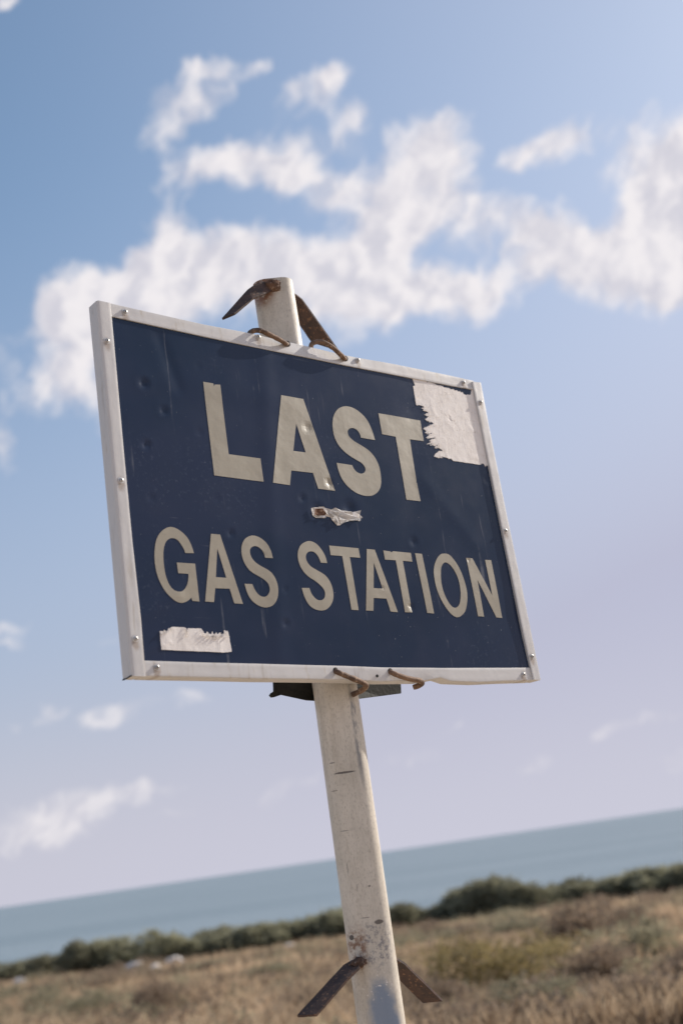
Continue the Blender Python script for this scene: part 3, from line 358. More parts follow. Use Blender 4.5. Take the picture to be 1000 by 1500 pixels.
# curled shards round the puncture
bm=bmesh.new()
for k,s in enumerate(SHARDS):
    cx=sum(q[0] for q in s)/len(s); cz=sum(q[1] for q in s)/len(s)
    vv=[]
    for i,q in enumerate(s):
        lift=.0016+(.0045 if i%2 else .001)*(.6+.4*random.random())
        vv.append(bm.verts.new(P(q[0],PB-lift,q[1])))
    c=bm.verts.new(P(cx,PB-.002-.002*random.random(),cz))
    for i in range(len(vv)): bm.faces.new((vv[i],vv[(i+1)%len(vv)],c))
bmesh.ops.solidify(bm,geom=bm.faces[:],thickness=.0004)
link('curled_flap',bm,M['flap'],panel)
# small curled fibres along the sticker's torn top and its lifted corner
bm=bmesh.new()
for i in range(44):
    a=LABEL[random.randrange(0,37)]
    u,v=a[0]+random.uniform(-.003,.003),a[1]-random.uniform(0,.007)
    w=random.uniform(.001,.0026); h=random.uniform(.002,.007)
    p0=P(u-w,PB-.0022,v); p1=P(u+w,PB-.0022,v+random.uniform(-.001,.001)); p2=P(u+random.uniform(-.002,.002),PB-.0035-random.random()*.003,v-h)
    bm.faces.new([bm.verts.new(q) for q in (p0,p1,p2)])
bmesh.ops.solidify(bm,geom=bm.faces[:],thickness=.0003)
merge(pl,bm)
# lifted plies along the peeled edge of the big patch
bm=bmesh.new()
for i in range(90):
    a=PATCH[random.randrange(len(PATCH)-62,len(PATCH)-2)]
    u,v=a[0]+random.uniform(.0,.006),a[1]+random.uniform(-.003,.003)
    L=random.uniform(.004,.011); w=random.uniform(.0006,.0016)
    p0=P(u,PB-.0016,v-w); p1=P(u,PB-.0016,v+w); p2=P(u+L,PB-.0019,v+random.uniform(-.002,.002))
    bm.faces.new([bm.verts.new(q) for q in (p0,p1,p2)])
merge(pp,bm)
# ---------------------------------------------------------------- bent wire and tube
def tube(bm,pts,rad,n=10,closed=True,jit=0):
    # resample with catmull-rom
    Q=[]
    for i in range(len(pts)-1):
        p0=pts[max(i-1,0)];p1=pts[i];p2=pts[i+1];p3=pts[min(i+2,len(pts)-1)]
        for k in range(5):
            t=k/5; Q.append(.5*(2*p1+(p2-p0)*t+(2*p0-5*p1+4*p2-p3)*t*t+(3*p1-p0-3*p2+p3)*t**3))
    Q.append(pts[-1]); rings=[]; up=Vector((0,0,1))
    for i,q in enumerate(Q):
        d=(Q[min(i+1,len(Q)-1)]-Q[max(i-1,0)]).normalized()
        a=d.cross(up); 
        if a.length<.1: a=d.cross(Vector((1,0,0)))
        a.normalize(); b=d.cross(a)
        rr=(rad(i/(len(Q)-1)) if callable(rad) else rad)*(1+jit*noise.noise(q*150))
        rings.append([bm.verts.new(q+a*rr*math.cos(2*math.pi*k/n)+b*rr*math.sin(2*math.pi*k/n)) for k in range(n)])
    for x,y in zip(rings,rings[1:]):
        for k in range(n): bm.faces.new((x[k],x[(k+1)%n],y[(k+1)%n],y[k]))
    bm.faces.new(rings[0]); bm.faces.new(rings[-1])
# ---------------------------------------------------------------- frame rails
def lin(st,t):
    k=t*(len(st)-1); i=min(int(k),len(st)-2); f=k-i
    (o0,i0),(o1,i1)=st[i],st[i+1]
    return (lerp(o0,o1,f),lerp(i0,i1,f))
def rail(name,st,proud,rad,tilt=None,depth=.0295,extra=None,sub=14):
    """angle section: inner lip, face, rounded bend, outer flange, back return"""
    bm=bmesh.new(); rows=[]
    N=(len(st)-1)*sub+1
    for k in range(N):
        o,i=lin(st,k/(N-1))
        dx,dz=o[0]-i[0],o[1]-i[1]; L=math.hypot(dx,dz) or 1; dx/=L; dz/=L
        um,vm=(o[0]+i[0])/2,(o[1]+i[1])/2
        t_=tilt(um,vm) if tilt else 0
        wv=.0005*noise.noise(Vector((um*18,vm*18,name.__len__())))
        prof=[(0,.0028),(0,-proud),(.0006,-proud-.0002)]
        for q in (.25,.5,.75): prof.append((q*(L-rad),-proud+wv*math.sin(q*math.pi)+t_*q*q))
        for a in range(0,91,18):
            ra=math.radians(a); prof.append((L-rad+rad*math.sin(ra),-proud+t_+rad-rad*math.cos(ra)))
        ex=extra(um,vm) if extra else 0
        prof+= [(L,depth*.4),(L-ex,depth*.75),(L-ex,depth),(L-.015,depth+.0015*0)]
        rows.append([bm.verts.new(P(i[0]+dx*s,y,i[1]+dz*s)) for s,y in prof])
    for a,b in zip(rows,rows[1:]):
        for j in range(len(a)-1): bm.faces.new((a[j],a[j+1],b[j+1],b[j]))
    for rr in (rows[0],rows[-1]):
        mid=rr[1:-1]
        try: bm.faces.new(rr)
        except Exception: pass
    bmesh.ops.recalc_face_normals(bm,faces=bm.faces[:])
    o=link(name,bm,M['white'],root,True)
    e=o.modifiers.new('e','EDGE_SPLIT'); e.split_angle=R(32)
    return o
def bumpf(x,c,s): return math.exp(-((x-c)/s)**2)
def tilt_top(u,v):
    a=1/(1+math.exp(-(u+.135)/.012)); b=1/(1+math.exp((u-.155)/.016))
    return .0030*a*b
def tilt_bot(u,v): return .0022*bumpf(u,.03,.03)+.0022*bumpf(u,.155,.02)
def ex_bot(u,v): return .0
rails={}
rails['left']=rail('frame_rail',RAILS['left'],.0007,.0045)
rails['top']=rail('frame_rail',RAILS['top'],.0,.0016,tilt_top)
rails['right']=rail('frame_rail',RAILS['right'],.0024,.0012)
rails['bottom']=rail('frame_rail',RAILS['bottom'],.0,.0022,tilt_bot)
def disc(bm,c,r0,r1,y0,y1,n=20,mat=0,dome=0):
    rings=[]
    seq=[(r0,y0),(r1,y1)]
    if dome: seq+=[(r1*.86,y1-dome*.45),(r1*.6,y1-dome*.8),(r1*.3,y1-dome*.97)]
    for r,y in seq: rings.append([bm.verts.new(P(c[0]+r*math.cos(2*math.pi*k/n),y,c[1]+r*math.sin(2*math.pi*k/n))) for k in range(n)])
    for a,b in zip(rings,rings[1:]):
        for k in range(n): bm.faces.new((a[k],a[(k+1)%n],b[(k+1)%n],b[k])).material_index=mat
    f=bm.faces.new(rings[-1]); f.material_index=mat
for side,pts in SCREWS.items():
    pr={'left':.0007,'right':.0024}.get(side,0)
    for c in pts:
        y=-pr-.0001
        if side=='top' and -.12<c[0]<.15: y+=.0006
        bm=bmesh.new()
        disc(bm,c,.0060,.0056,y+.001,y-.0013,22,0)
        disc(bm,c,.0040,.0040,y-.001,y-.0026,18,1,.0012)
        # cross recess
        a=random.random()*1.5
        for t in (a,a+math.pi/2):
            dx,dz=math.cos(t),math.sin(t)
            q=[P(c[0]+dx*s1*.0019-dz*s2*.0006,y-.00395,c[1]+dz*s1*.0019+dx*s2*.0006) for s1,s2 in ((-1,-1),(1,-1),(1,1),(-1,1))]
            f=bm.faces.new([bm.verts.new(z) for z in q]); f.material_index=2
        bmesh.ops.recalc_face_normals(bm,faces=bm.faces[:])
        link('screw',bm,[M['washer'],M['screw'],M['hole']],rails[side])
bm=bmesh.new(); disc(bm,BOLT_HOLE,.003,.0026,.001,-.0006+.0002,16); link('screw_hole',bm,M['hole'],rails['bottom'])
# dark open seam at the mitred lower left corner and the joint lines of the rails
bm=bmesh.new(); a=RAILS['left'][-1][0]
tube(bm,[P(a[0]-.0003,.001,a[1]+.001),P(a[0]-.0006,.015,a[1]-.0004),P(a[0]-.0006,.0295,a[1]-.0006)],.0011,6)
link('corner_seam',bm,M['hole'],rails['left'])
# back sheet
bk=[P(-.470,.027,.323),P(.462,.027,.315),P(.470,.027,-.332),P(-.470,.027,-.310)]
pydata('back_panel',bk,[(0,1,2,3)],M['backing'],root)
# ---------------------------------------------------------------- hooks of bent wire
for h in HOOKS:
    bm=bmesh.new(); tube(bm,[P(*q) for q in h],.0050,10,jit=.18)
    bmesh.ops.recalc_face_normals(bm,faces=bm.faces[:])
    o=link('wire_hook',bm,M['rust_rod'],root,True)
    e=h[0] if h[0][1]<.01 else h[-1]
    bm=bmesh.new(); disc(bm,(e[0]-.001,e[2]),.0065,.0058,.001,-.0004,16); link('hook_hole',bm,M['hole'],o)
# ---------------------------------------------------------------- pole
M['pole']=mk_pole()
YAW=R(5)-A_      # section turned relative to the sign
def section(w,d,r,n=9):
    pts=[]
    for cx,cy,a0 in ((w/2-r,d/2-r,0),(-w/2+r,d/2-r,90),(-w/2+r,-d/2+r,180),(w/2-r,-d/2+r,270)):
        for k in range(n+1): a=R(a0+90*k/n); pts.append((cx+r*math.cos(a),cy+r*math.sin(a)))
    return pts
sec=section(.0830,.066,.0265)
pole=empty('pole_frame_tmp',(0,0,0))
bpy.data.objects.remove(pole)
bm=bmesh.new(); rings=[]
zt=PZ(.509)
N=60
for k in range(N+1):
    z=.0+(zt)*k/N
    lean=(.004 if 0 else 0)
    s=1+.004*noise.noise(Vector((0,0,z*4)))
    dx=-.013*max(0,(z-PZ(-.33))/.84)
    rings.append([bm.verts.new((x*s+dx,y*s,z-.30*(k==0))) for x,y in sec])
inner=[bm.verts.new((x*.92-.013,y*.9,zt)) for x,y in sec]; inner2=[bm.verts.new((x*.92-.009,y*.9,zt-.3)) for x,y in sec]
rings+= [inner,inner2]
for a,b in zip(rings,rings[1:]):
    n=len(a)
    for k in range(n): bm.faces.new((a[k],a[(k+1)%n],b[(k+1)%n],b[k]))
bmesh.ops.recalc_face_normals(bm,faces=bm.faces[:])
po=link('pole',bm,M['pole'],root,True); po.rotation_euler=(0,0,YAW)
es=po.modifiers.new('e','EDGE_SPLIT'); es.split_angle=R(50)
# ---------------------------------------------------------------- bracket arms
def strap(name,top,bot,mat,thick=.0045,lip=0):
    bm=bmesh.new()
    def resamp(p):
        Q=[]
        for i in range(len(p)-1):
            for k in range(6): Q.append(Vector(p[i]).lerp(Vector(p[i+1]),k/6))
        Q.append(Vector(p[-1])); return Q
    T=[P(*q) for q in resamp(top)]; B=[P(*q) for q in resamp(bot)]
    m=4; g=[[bm.verts.new(t.lerp(b,j/m)) for j in range(m+1)] for t,b in zip(T,B)]
    for a,b in zip(g,g[1:]):
        for j in range(m): bm.faces.new((a[j],a[j+1],b[j+1],b[j]))
    bmesh.ops.recalc_face_normals(bm,faces=bm.faces[:])
    bmesh.ops.solidify(bm,geom=bm.faces[:],thickness=thick)
    for v in bm.verts: v.co+=Vector((0,0,1))*.0006*noise.noise(v.co*90)
    return link(name,bm,mat,root)
def weld(u,y,v,s,par,n=26):
    bm=bmesh.new()
    bmesh.ops.create_icosphere(bm,subdivisions=3,radius=1)
    for q in bm.verts:
        d=q.co.copy(); k=1+.35*noise.noise(d*2.3+Vector((u*50,0,v*9)))+.15*noise.noise(d*7)
        q.co=P(u,y,v)+Vector((d.x*s[0]*k,d.y*s[1]*k,d.z*s[2]*k))
    return link('weld_bead',bm,M['rust_weld'],par,True)
arms={}
for k,(t,b) in ARMS.items(): arms[k]=strap('bracket_arm',t,b,M['rust'])
for k,(t,b) in ARMS.items():
    a=t[0];c=b[0]
    w=weld((a[0]+c[0])/2,(a[1]+c[1])/2,(a[2]+c[2])/2,((.020,.014,.013) if k=='top_left' else (.015,.012,.009)),arms[k]) if 'right' not in k else None
# bracket behind the sign's lower edge, its shade put into a near-black colour
bm=bmesh.new(); f=bm.faces.new([bm.verts.new(P(*q)) for q in MID[0]])
bmesh.ops.triangulate(bm,faces=[f]); bmesh.ops.solidify(bm,geom=bm.faces[:],thickness=-.004)
link('lower_bracket',bm,M['dark'],root)
# ---------------------------------------------------------------- ground
def terr(x,y):
    z=-SLOPE*y
    z+=.10*noise.noise(Vector((x*.12,y*.12,0)))*min(1,abs(y)/8)+.04*noise.noise(Vector((x*.5,y*.5,5)))*min(1,abs(y)/5)
    if y>66:
        t=min(1,(y-66)/45); z-= (t*t*(3-2*t))*34
    if y<-60: z-=0
    return z
xs=[];y=-420.0; ys=[]
def ax(lo,hi,fine0,fine1,fs,cs):
    o=[];t=lo
    while t<hi:
        o.append(t); t+= fs if fine0<=t<fine1 else cs
    o.append(hi); return o
xs=ax(-1400,1400,-40,30,.5,20); ys=ax(-600,140,-5,72,.5,8)
V=[(x,y,terr(x,y)) for y in ys for x in xs]; W=len(xs)
Fc=[(j*W+i,j*W+i+1,(j+1)*W+i+1,(j+1)*W+i) for j in range(len(ys)-1) for i in range(W-1)]
def mk_ground():
    m,nt,b,co=material('dry scrub soil')
    a=nt.noise(co,.25,6,.6); c2=nt.noise(co,2.2,6,.65); f=nt.noise(co,18,5,.6)
    c=nt.mix(nt.rng(a,.38,.62),(.40,.30,.205),(.28,.20,.135))
    c=nt.mix(nt.rng(c2,.45,.65,0,.75),c,(.36,.27,.185))
    c=nt.mix(nt.rng(f,.5,.7,0,.6),c,(.22,.165,.10))
    # unseen pale ground before the grass, added to bounce warm light onto the sign
    bounce=nt.rng(nt.math('ADD',nt.sep(co)[1],nt.math('MULTIPLY',nt.noise(co,.4,4,.6),3)),9,12,1,0)
    c=nt.mix(nt.math('MULTIPLY',bounce,.9),c,nt.mix(c2,(.66,.52,.37),(.56,.43,.30)))
    nt.put(b.inputs['Base Color'],c); b.inputs['Roughness'].default_value=.95
    nt.put(b.inputs['Normal'],nt.bump(f,.8,.05))
    return m
g=pydata('ground',V,Fc,mk_ground(),None,True); tag(g,kind='structure')
# ---------------------------------------------------------------- sea
def mk_sea():
    m,nt,b,co=material('sea water')
    st=nt.mapping(co,rot=(0,0,R(12)),scale=(.0012,.006,1))
    n=nt.noise(st,1.0,5,.6)
    c=nt.mix(nt.rng(n,.40,.60),(.195,.250,.275),(.235,.290,.315))
    nt.put(b.inputs['Base Color'],c); b.inputs['Roughness'].default_value=.42
    b.inputs['IOR'].default_value=1.33
    w=nt.noise(nt.mapping(co,scale=(.12,.25,.2)),1,4,.6)
    nt.put(b.inputs['Normal'],nt.bump(w,1.0,1.6))
    return m
SZ=-26
V=[];Fc=[]
rad=[0,60,150,300,600,1200,2500,5000,10000,20000,40000,70000]
nseg=96
for r in rad:
    for k in range(nseg): a=2*math.pi*k/nseg; V.append((r*math.cos(a),r*math.sin(a),SZ))
for j in range(len(rad)-1):
    for k in range(nseg): Fc.append((j*nseg+k,(j+1)*nseg+k,(j+1)*nseg+(k+1)%nseg,j*nseg+(k+1)%nseg))
s=pydata('sea',V,Fc,mk_sea()); tag(s,kind='structure')
# ---------------------------------------------------------------- vegetation
def mk_leaf(name,c1,c2,c3,rnd=.25,trans=.35,patch=0):
    m,nt,b,co=material(name)
    gi=nt.n.new('ShaderNodeNewGeometry'); oi=nt.n.new('ShaderNodeObjectInfo')
    c=nt.mix(gi.outputs['Random Per Island'],c1,c2)
    c=nt.mix(nt.rng(nt.noise(co,2.3,3,.6),.42,.66,0,.8),c,c3)
    if patch:
        pn=nt.noise(nt.mapping(co,scale=(1,.55,1)),.16,4,.6)
        c=nt.mix(nt.rng(pn,.42,.58,0,patch),c,tuple(q*.55 for q in c2))
        c=nt.mix(nt.rng(nt.noise(co,.5,3,.6),.55,.68,0,.6),c,(.55,.50,.33))
    hs=nt.n.new('ShaderNodeHueSaturation'); nt.put(hs.inputs['Color'],c)
    nt.put(hs.inputs['Value'],nt.rng(oi.outputs['Random'],0,1,1-rnd,1+rnd,False))
    c=hs.outputs['Color']
    nt.put(b.inputs['Base Color'],c); b.inputs['Roughness'].default_value=.7; b.inputs['Specular IOR Level'].default_value=.25
    tr=nt.n.new('ShaderNodeBsdfTranslucent'); nt.put(tr.inputs['Color'],c)
    mx=nt.n.new('ShaderNodeMixShader'); mx.inputs[0].default_value=trans
    nt.l.new(b.outputs[0],mx.inputs[1]); nt.l.new(tr.outputs[0],mx.inputs[2])
    nt.l.new(mx.outputs[0],nt.n['Material Output'].inputs[0])
    return m
M['coast']=mk_leaf('coastal shrub leaves',(.31,.30,.20),(.42,.40,.27),(.20,.195,.135),.3,.55)
M['olive']=mk_leaf('heath leaves',(.32,.29,.19),(.42,.375,.25),(.23,.205,.135),.15,.5)
M['brownleaf']=mk_leaf('dry brown heath',(.25,.185,.13),(.35,.265,.19),(.16,.12,.085),.15,.5)
M['yellow']=mk_leaf('yellow green gorse',(.33,.26,.12),(.44,.35,.16),(.19,.145,.08),.1,.45)
M['stem']=mk_simple('stems',(.12,.09,.065),.9)
def shrub_meshes(seed,nleaf,leaf,mat,lobes=7,spiky=.25,narrow=1.0):
    rr=random.Random(seed)
    L=[]
    for i in range(lobes):
        a=rr.uniform(0,2*math.pi); r=rr.uniform(.0,.62)
        L.append((r*math.cos(a),r*math.sin(a),rr.uniform(.28,.72),rr.uniform(.24,.42)))
    L.append((0,0,.45,.42))
    v=[];f=[]
    def quad(p,s):
        n=Vector((rr.gauss(0,1),rr.gauss(0,1),rr.gauss(0,1)))
        if n.length<.01: n=Vector((0,0,1))
        n.normalize(); a=n.orthogonal().normalized(); b=n.cross(a)
        t=rr.uniform(0,6.28); a,b=a*math.cos(t)+b*math.sin(t),b*math.cos(t)-a*math.sin(t)
        k=len(v); v.extend([p-a*s,p+b*s*.45,p+a*s,p-b*s*.45]); f.append((k,k+1,k+2,k+3))
    for i in range(nleaf):
        c=rr.choice(L); d=Vector((rr.gauss(0,1),rr.gauss(0,1),rr.gauss(0,1))); d.normalize()
        r=c[3]*(rr.random()**.33)*(1+.25*noise.noise(d*3+Vector((seed,0,c[0]*9))))
        p=Vector((c[0]+d.x*r,c[1]+d.y*r,max(.01,c[2]+d.z*r*1.05)))
        quad(p,leaf*rr.uniform(.6,1.3))
    for i in range(int(nleaf*spiky/12)):      # sprigs sticking out
        c=rr.choice(L); d=Vector((rr.gauss(0,.6),rr.gauss(0,.6),abs(rr.gauss(.8,.5)))); d.normalize()
        s0=Vector((c[0],c[1],c[2]))+d*c[3]*.8; ln=rr.uniform(.08,.26)
        for k in range(12): quad(s0+d*ln*k/12+Vector((rr.gauss(0,1),rr.gauss(0,1),rr.gauss(0,1)))*.018,leaf*.7)
    me=bpy.data.meshes.new('foliage'); me.from_pydata(v,[],f); me.materials.append(mat)
    bm=bmesh.new()
    for i in range(6):
        c=rr.choice(L); a=Vector((rr.uniform(-.06,.06),rr.uniform(-.06,.06),-.08)); e=Vector((c[0],c[1],c[2]))
        mdl=a.lerp(e,.5)+Vector((rr.uniform(-.06,.06),rr.uniform(-.06,.06),.03))
        tube(bm,[a,mdl,e],lambda t:.028*(1-.75*t),6)
    ms=bpy.data.meshes.new('stem'); bm.to_mesh(ms); bm.free(); ms.materials.append(M['stem'])
    return me,ms
def place_shrub(name,pair,x,y,sx,sy,sz,rz,label,cat,group=None):
    o=empty(name,(x,y,terr(x,y)),rz); o.scale=(sx,sy,sz)
    for nm,me in (('foliage',pair[0]),('stem',pair[1])):
        c=bpy.data.objects.new(nm,me); COL.objects.link(c); c.parent=o
    tag(o,label,cat,group); return o
coast=[shrub_meshes(100+i,3600,.060,M['coast'],10,1.5) for i in range(6)]
ORD=['','second','third','fourth','fifth','sixth','seventh','eighth','ninth','tenth','eleventh','twelfth','thirteenth','fourteenth','fifteenth']
ri=15   # first shrub right of the pole
rl=random.Random(5)
TALL={20:'taller bushy dark green shrub, left of the tallest crown in the hedge',21:'tall rounded dark green shrub, touching the tallest hedge crown\'s left side',22:'tallest dark green shrub of the hedge, its crown highest against the sea',23:'broad dark shrub just right of the tallest crown in the coastal hedge'}
for i,(x,y,h) in enumerate(ROW):
    if i in TALL: lab=TALL[i]
    elif i<ri:
        k=ri-i
        lab='olive green coastal shrub in the hedge, '+(ORD[k-1]+' left of the pole' if k>1 else 'nearest on the left of the pole')
    else:
        k=i-ri+1
        if i<20: lab='low olive green coastal shrub in the hedge, '+(ORD[k-1]+' right of the pole' if k>1 else 'nearest on the right of the pole')
        else:
            k=i-23; lab='grey green shrub at the hedge\'s right stretch, '+(ORD[k-1]+' right of the tall clump' if k>1 else 'first beyond the tall clump')
    w=1.35+.5*rl.random()
    place_shrub('coastal_shrub',coast[i%6] if i not in TALL else coast[(i*5)%6],x,y+rl.uniform(-.4,.4),w,w*1.1,h/(1.24 if i<15 else 1.18)*rl.uniform(.90,1.10),rl.uniform(0,6.28),lab,'shrub','coastal shrubs in the hedge between field and sea')
# second, lower rank behind closes the gaps of the hedge
hd={'y':[shrub_meshes(300+i,2600,.040,M['yellow'],9,.5) for i in range(1)],'b':[shrub_meshes(310+i,1900,.040,M['brownleaf'],7,.6) for i in range(3)],'o':[shrub_meshes(320+i,1900,.040,M['olive'],7,.6) for i in range(3)]}
HL=['big yellow green gorse bush in the dry field right of the pole','wide brown bush behind and right of the yellow green gorse','brown bush at the bottom edge of the field left of the pole','pale olive cushion shrub near the lower left corner, the farther one','pale olive cushion shrub at the lower left corner, cut by the bottom edge','olive shrub just right of the pole in front of the hedge','low brown scrub in front of the gap left of the tall hedge clump','olive shrub left of the pole above the rusty bracket arm','low yellowish gorse bush just right of the pole, left of the big gorse','brown shrub right of the gorse near the bottom right','pale olive shrub in the field near the right edge','small brown shrub at the bottom edge just right of the pole','long olive scrub below the tallest hedge shrub','brown scrub in the far field near the right edge','low olive scrub in front of the white stones on the left','low brown scrub in the far field at the left','small brown shrub at the bottom edge just left of the pole','olive shrub at the bottom edge below the gorse','small brown shrub at the bottom right corner','low yellowish gorse bush behind and right of the big gorse','brown shrub cut by the right edge of the picture','brown scrub behind the pole at the foot of the hedge']
cnt={'y':0,'b':0,'o':0}
for i,(x,y,r,h,k) in enumerate(HEATH):
    if y<12.6: continue
    pr=hd[k][cnt[k]%len(hd[k])]; cnt[k]+=1
    place_shrub('heath_shrub' if k!='y' else 'gorse_bush',pr,x,y,r,r,h/.85,rl.uniform(0,6.28),HL[i],'shrub')
# ---------------------------------------------------------------- stones
def mk_stone():
    m,nt,b,co=material('pale limestone')
    n=nt.noise(co,3,6,.65)
    nt.put(b.inputs['Base Color'],nt.mix(nt.rng(n,.35,.7),(.80,.74,.68),(.55,.49,.43))); b.inputs['Roughness'].default_value=.9
    nt.put(b.inputs['Normal'],nt.bump(n,.6,.05)); return m
M['stone']=mk_stone()
RL=['white stone at the foot of the hedge on the left, the left one','small white stone between two larger ones at the hedge foot','larger white stone at the foot of the hedge on the left','pale stone below the right part of the hedge, the leftmost of the row','pale stone in the middle of the row under the right hedge','reddish pale stone right of the middle of the row under the right hedge','small pale stone beside the leftmost one under the right hedge','pale stone under the right hedge near the right edge','pale stone at the right edge of the picture','flat pale stone at the far left edge of the field','small pale stone just left of the pole at the hedge foot']
for i,(x,y,s) in enumerate(ROCKS):
    bm=bmesh.new(); bmesh.ops.create_icosphere(bm,subdivisions=3,radius=1)
    for v in bm.verts:
        d=v.co.normalized(); k=1+.35*noise.noise(d*1.6+Vector((i*7,0,0)))+.12*noise.noise(d*5+Vector((i,3,0)))
        v.co=Vector((d.x*k*s*.7,d.y*k*s*.5,d.z*k*s*(.45 if x<0 else .2)+s*(.2 if x<0 else .03)))
    o=link('stone',bm,M['stone'],None,False); o.location=(x,y-1.5,terr(x,y-1.5)+.1); o.rotation_euler=(0,0,i*1.3)
    tag(o,RL[i],'stone','pale stones along the foot of the hedge')
# ---------------------------------------------------------------- dry grass
def mk_grass():
    m=mk_leaf('dry grass',(.80,.62,.42),(.62,.47,.32),(.40,.29,.19),0,.5,.7)
    nt=NT(m.node_tree)
    return m
GM=mk_grass()
# patches of straw and of brown: broad colour change over the field, metres wide
gn=NT(GM.node_tree)

def grass():
    rr=random.Random(77); v=[];f=[]
    for i in range(15000):
        d=12.2+ (62-12.2)*(rr.random()**1.25); az=R(rr.uniform(-22,17)); x=d*math.tan(az); y=d
        dn=noise.noise(Vector((x*.35,y*.22,2)))
        if dn<-.28 and rr.random()<.6: continue
        h=rr.uniform(.16,.42)*(1+.5*dn); n=9 if d<32 else 6
        z=terr(x,y)-.02
        sp=rr.uniform(.08,.25)
        for k in range(n):
            bx,by=x+rr.gauss(0,sp),y+rr.gauss(0,sp); w=.007+.0006*d
            a=rr.uniform(0,3.14); lx,ly=rr.gauss(0,.35)*h,rr.gauss(0,.35)*h
            c,s=math.cos(a)*w,math.sin(a)*w; q=len(v)
            hh=h*rr.uniform(.6,1.15)
            v.extend([(bx-c,by-s,z),(bx+c,by+s,z),(bx+lx*.4+c*.7,by+ly*.4+s*.7,z+hh*.6),(bx+lx,by+ly,z+hh),(bx+lx*.4-c*.7,by+ly*.4-s*.7,z+hh*.6)])
            f.append((q,q+1,q+2,q+3,q+4))
    o=pydata('dry_grass',v,f,GM); tag(o,'dry straw coloured grass covering the field','grass',kind='stuff')
grass()
def scrub(name,mat,seed,count,label):
    rr=random.Random(seed); v=[];f=[]
    for i in range(count):
        d=12.5+(60-12.5)*(rr.random()**1.1); az=R(rr.uniform(-22,17)); x=d*math.tan(az); y=d
        if noise.noise(Vector((x*.22+seed,y*.16,4)))<-.02 : continue
        big=1.9 if rr.random()<.14 else 1
        rad_=rr.uniform(.14,.42)*(1+d/60)*big; hh=rr.uniform(.18,.38)*(1+d/120)*(1.25 if big>1 else 1); z=terr(x,y)
        for k in range(int(80*big*big)):
            a=rr.uniform(0,6.28); q=rr.random()**.5; px=x+rad_*q*math.cos(a); py=y+rad_*q*math.sin(a)
            pz=z+hh*(1-q*q*.8)*rr.uniform(.35,1.05); s=rr.uniform(.018,.045)*(1+d/70)
            n=Vector((rr.gauss(0,1),rr.gauss(0,1),rr.gauss(0,1)))
            if n.length<.01: continue
            n.normalize(); t=n.orthogonal().normalized()*s; b=n.cross(t)*.5; c=Vector((px,py,pz)); k0=len(v)
            v.extend([c-t,c+b,c+t,c-b]); f.append((k0,k0+1,k0+2,k0+3))
    o=pydata(name,v,f,mat); tag(o,label,'scrub',kind='stuff')
scrub('brown_scrub',M['brownleaf'],1,1500,'low brown heath cushions spread through the dry grass')
scrub('olive_scrub',M['olive'],2,1500,'low pale olive heath cushions spread through the dry grass')
# ---------------------------------------------------------------- light and sky
S=Vector((.745,.448,.482)).normalized()
SUN_EL=math.asin(S.z); SUN_AZ=math.atan2(S.x,S.y)
sl=bpy.data.lights.new('sun','SUN'); so=bpy.data.objects.new('sun',sl); COL.objects.link(so)
sl.energy=SUN_E; sl.angle=R(.55); sl.color=(1,.93,.84)
so.rotation_euler=S.to_track_quat('Z','Y').to_euler(); so.location=(20,10,30)
w=bpy.data.worlds.new('World'); sc.world=w; w.use_nodes=True
nt=NT(w.node_tree); bg=nt.n['Background']
sky=nt.n.new('ShaderNodeTexSky'); sky.sky_type='NISHITA'; sky.sun_disc=False
sky.sun_elevation=SUN_EL; sky.sun_rotation=SUN_AZ; sky.air_density=1.0; sky.dust_density=1.6; sky.ozone_density=1.2
tc=nt.n.new('ShaderNodeTexCoord'); D_=tc.outputs['Generated']
X,Y,Z=nt.sep(D_)
azn=nt.math('ARCTAN2',X,Y); el=nt.math('ARCSINE',Z)
Q=nt.comb(azn,el,0)
wn=nt.vmath('SUBTRACT',nt.noise(Q,9,5,.6,col=True),(.5,.5,.5))
wn2=nt.vmath('SUBTRACT',nt.noise(Q,38,4,.6,col=True),(.5,.5,.5))
Qw=nt.vmath('ADD',Q,nt.vmath('ADD',nt.vmath('MULTIPLY',wn,(.075,.06,0)),nt.vmath('MULTIPLY',wn2,(.022,.018,0))))
acc=None
for (a0,e0,r1,r2,th,stg) in CLOUDS:
    q=nt.mapping(Qw,loc=(a0,e0,0),rot=(0,0,th),scale=(r1,r2,1),typ='TEXTURE')
    l=nt.n.new('ShaderNodeVectorMath'); l.operation='LENGTH'; nt.put(l.inputs[0],q)
    g=nt.rng(l.outputs['Value'],1.75,.1,0,stg)
    acc=g if acc is None else nt.math('ADD',acc,g)
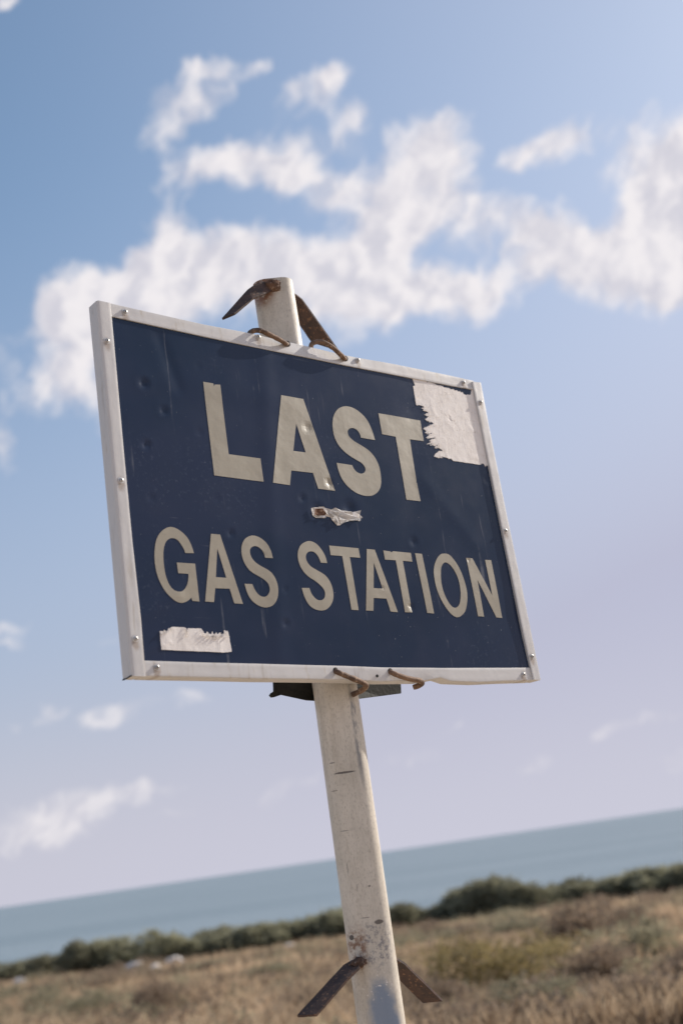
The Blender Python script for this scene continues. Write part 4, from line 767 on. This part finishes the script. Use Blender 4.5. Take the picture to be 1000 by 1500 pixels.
# the rest of the sky, behind and beside the view, gets scattered clouds of its own
sd=nt.vmath('MULTIPLY',D_,nt.comb(1,1,2.2))
far=nt.rng(nt.noise(sd,2.4,4,.6),.56,.68)
out=nt.math('SUBTRACT',1,nt.rng(Y,.70,.80))
acc=nt.math('ADD',acc,nt.math('MULTIPLY',far,out))
Qd=nt.mapping(nt.mapping(Qw,rot=(0,0,R(-38))),scale=(.74,1.08,1))
nz=nt.noise(Qd,26,7,.60)
nz2=nt.noise(Qd,80,5,.62)
dens=nt.math('ADD',acc,nt.math('MULTIPLY',nt.math('SUBTRACT',nz,.5),1.9))
dens=nt.math('ADD',dens,nt.math('MULTIPLY',nt.math('SUBTRACT',nz2,.5),.40))
dens=nt.math('MULTIPLY',dens,nt.rng(acc,0.02,.25))
alpha=nt.rng(dens,.24,1.22)
alpha=nt.math('MULTIPLY',alpha,nt.rng(el,.0,.35,.72,.96))
# air: the sky texture, greyed and lifted by haze towards the horizon
hz=nt.rng(el,-.02,.62,1,0)
base=nt.mix(1.0,sky.outputs[0],SKY_GAIN,'MULTIPLY')
azf=nt.rng(azn,-.42,.45)
veil=nt.mix(azf,VEIL_L,VEIL_R)
vf=nt.math('ADD',nt.math('MULTIPLY',hz,.86),nt.math('MULTIPLY',azf,.42),clamp=True)
skyc=nt.mix(vf,base,veil)
horz=nt.rng(el,-.01,.20,1,0)
skyc=nt.mix(nt.math('MULTIPLY',horz,.8),skyc,HORIZ)
nzs=nt.noise(nt.vmath('ADD',Qd,(.012,-.004,0)),26,7,.60)
lit=nt.math('SUBTRACT',nz,nzs)
ccol=nt.mix(nt.rng(lit,-.16,.14),CL1,CL2)
skyc=nt.mix(alpha,skyc,ccol)
nt.put(bg.inputs['Color'],skyc); bg.inputs['Strength'].default_value=.12
w.cycles.sampling_method='MANUAL'; w.cycles.sample_map_resolution=512
# ---------------------------------------------------------------- output
sc.view_settings.view_transform='Standard'; sc.view_settings.look='None'
sc.view_settings.exposure=EXPO; sc.view_settings.gamma=1
sc.render.engine='CYCLES'
sc.cycles.max_bounces=6; sc.cycles.diffuse_bounces=3; sc.cycles.transparent_max_bounces=4
sc.cycles.use_denoising=True
sc.render.resolution_x=682; sc.render.resolution_y=1024
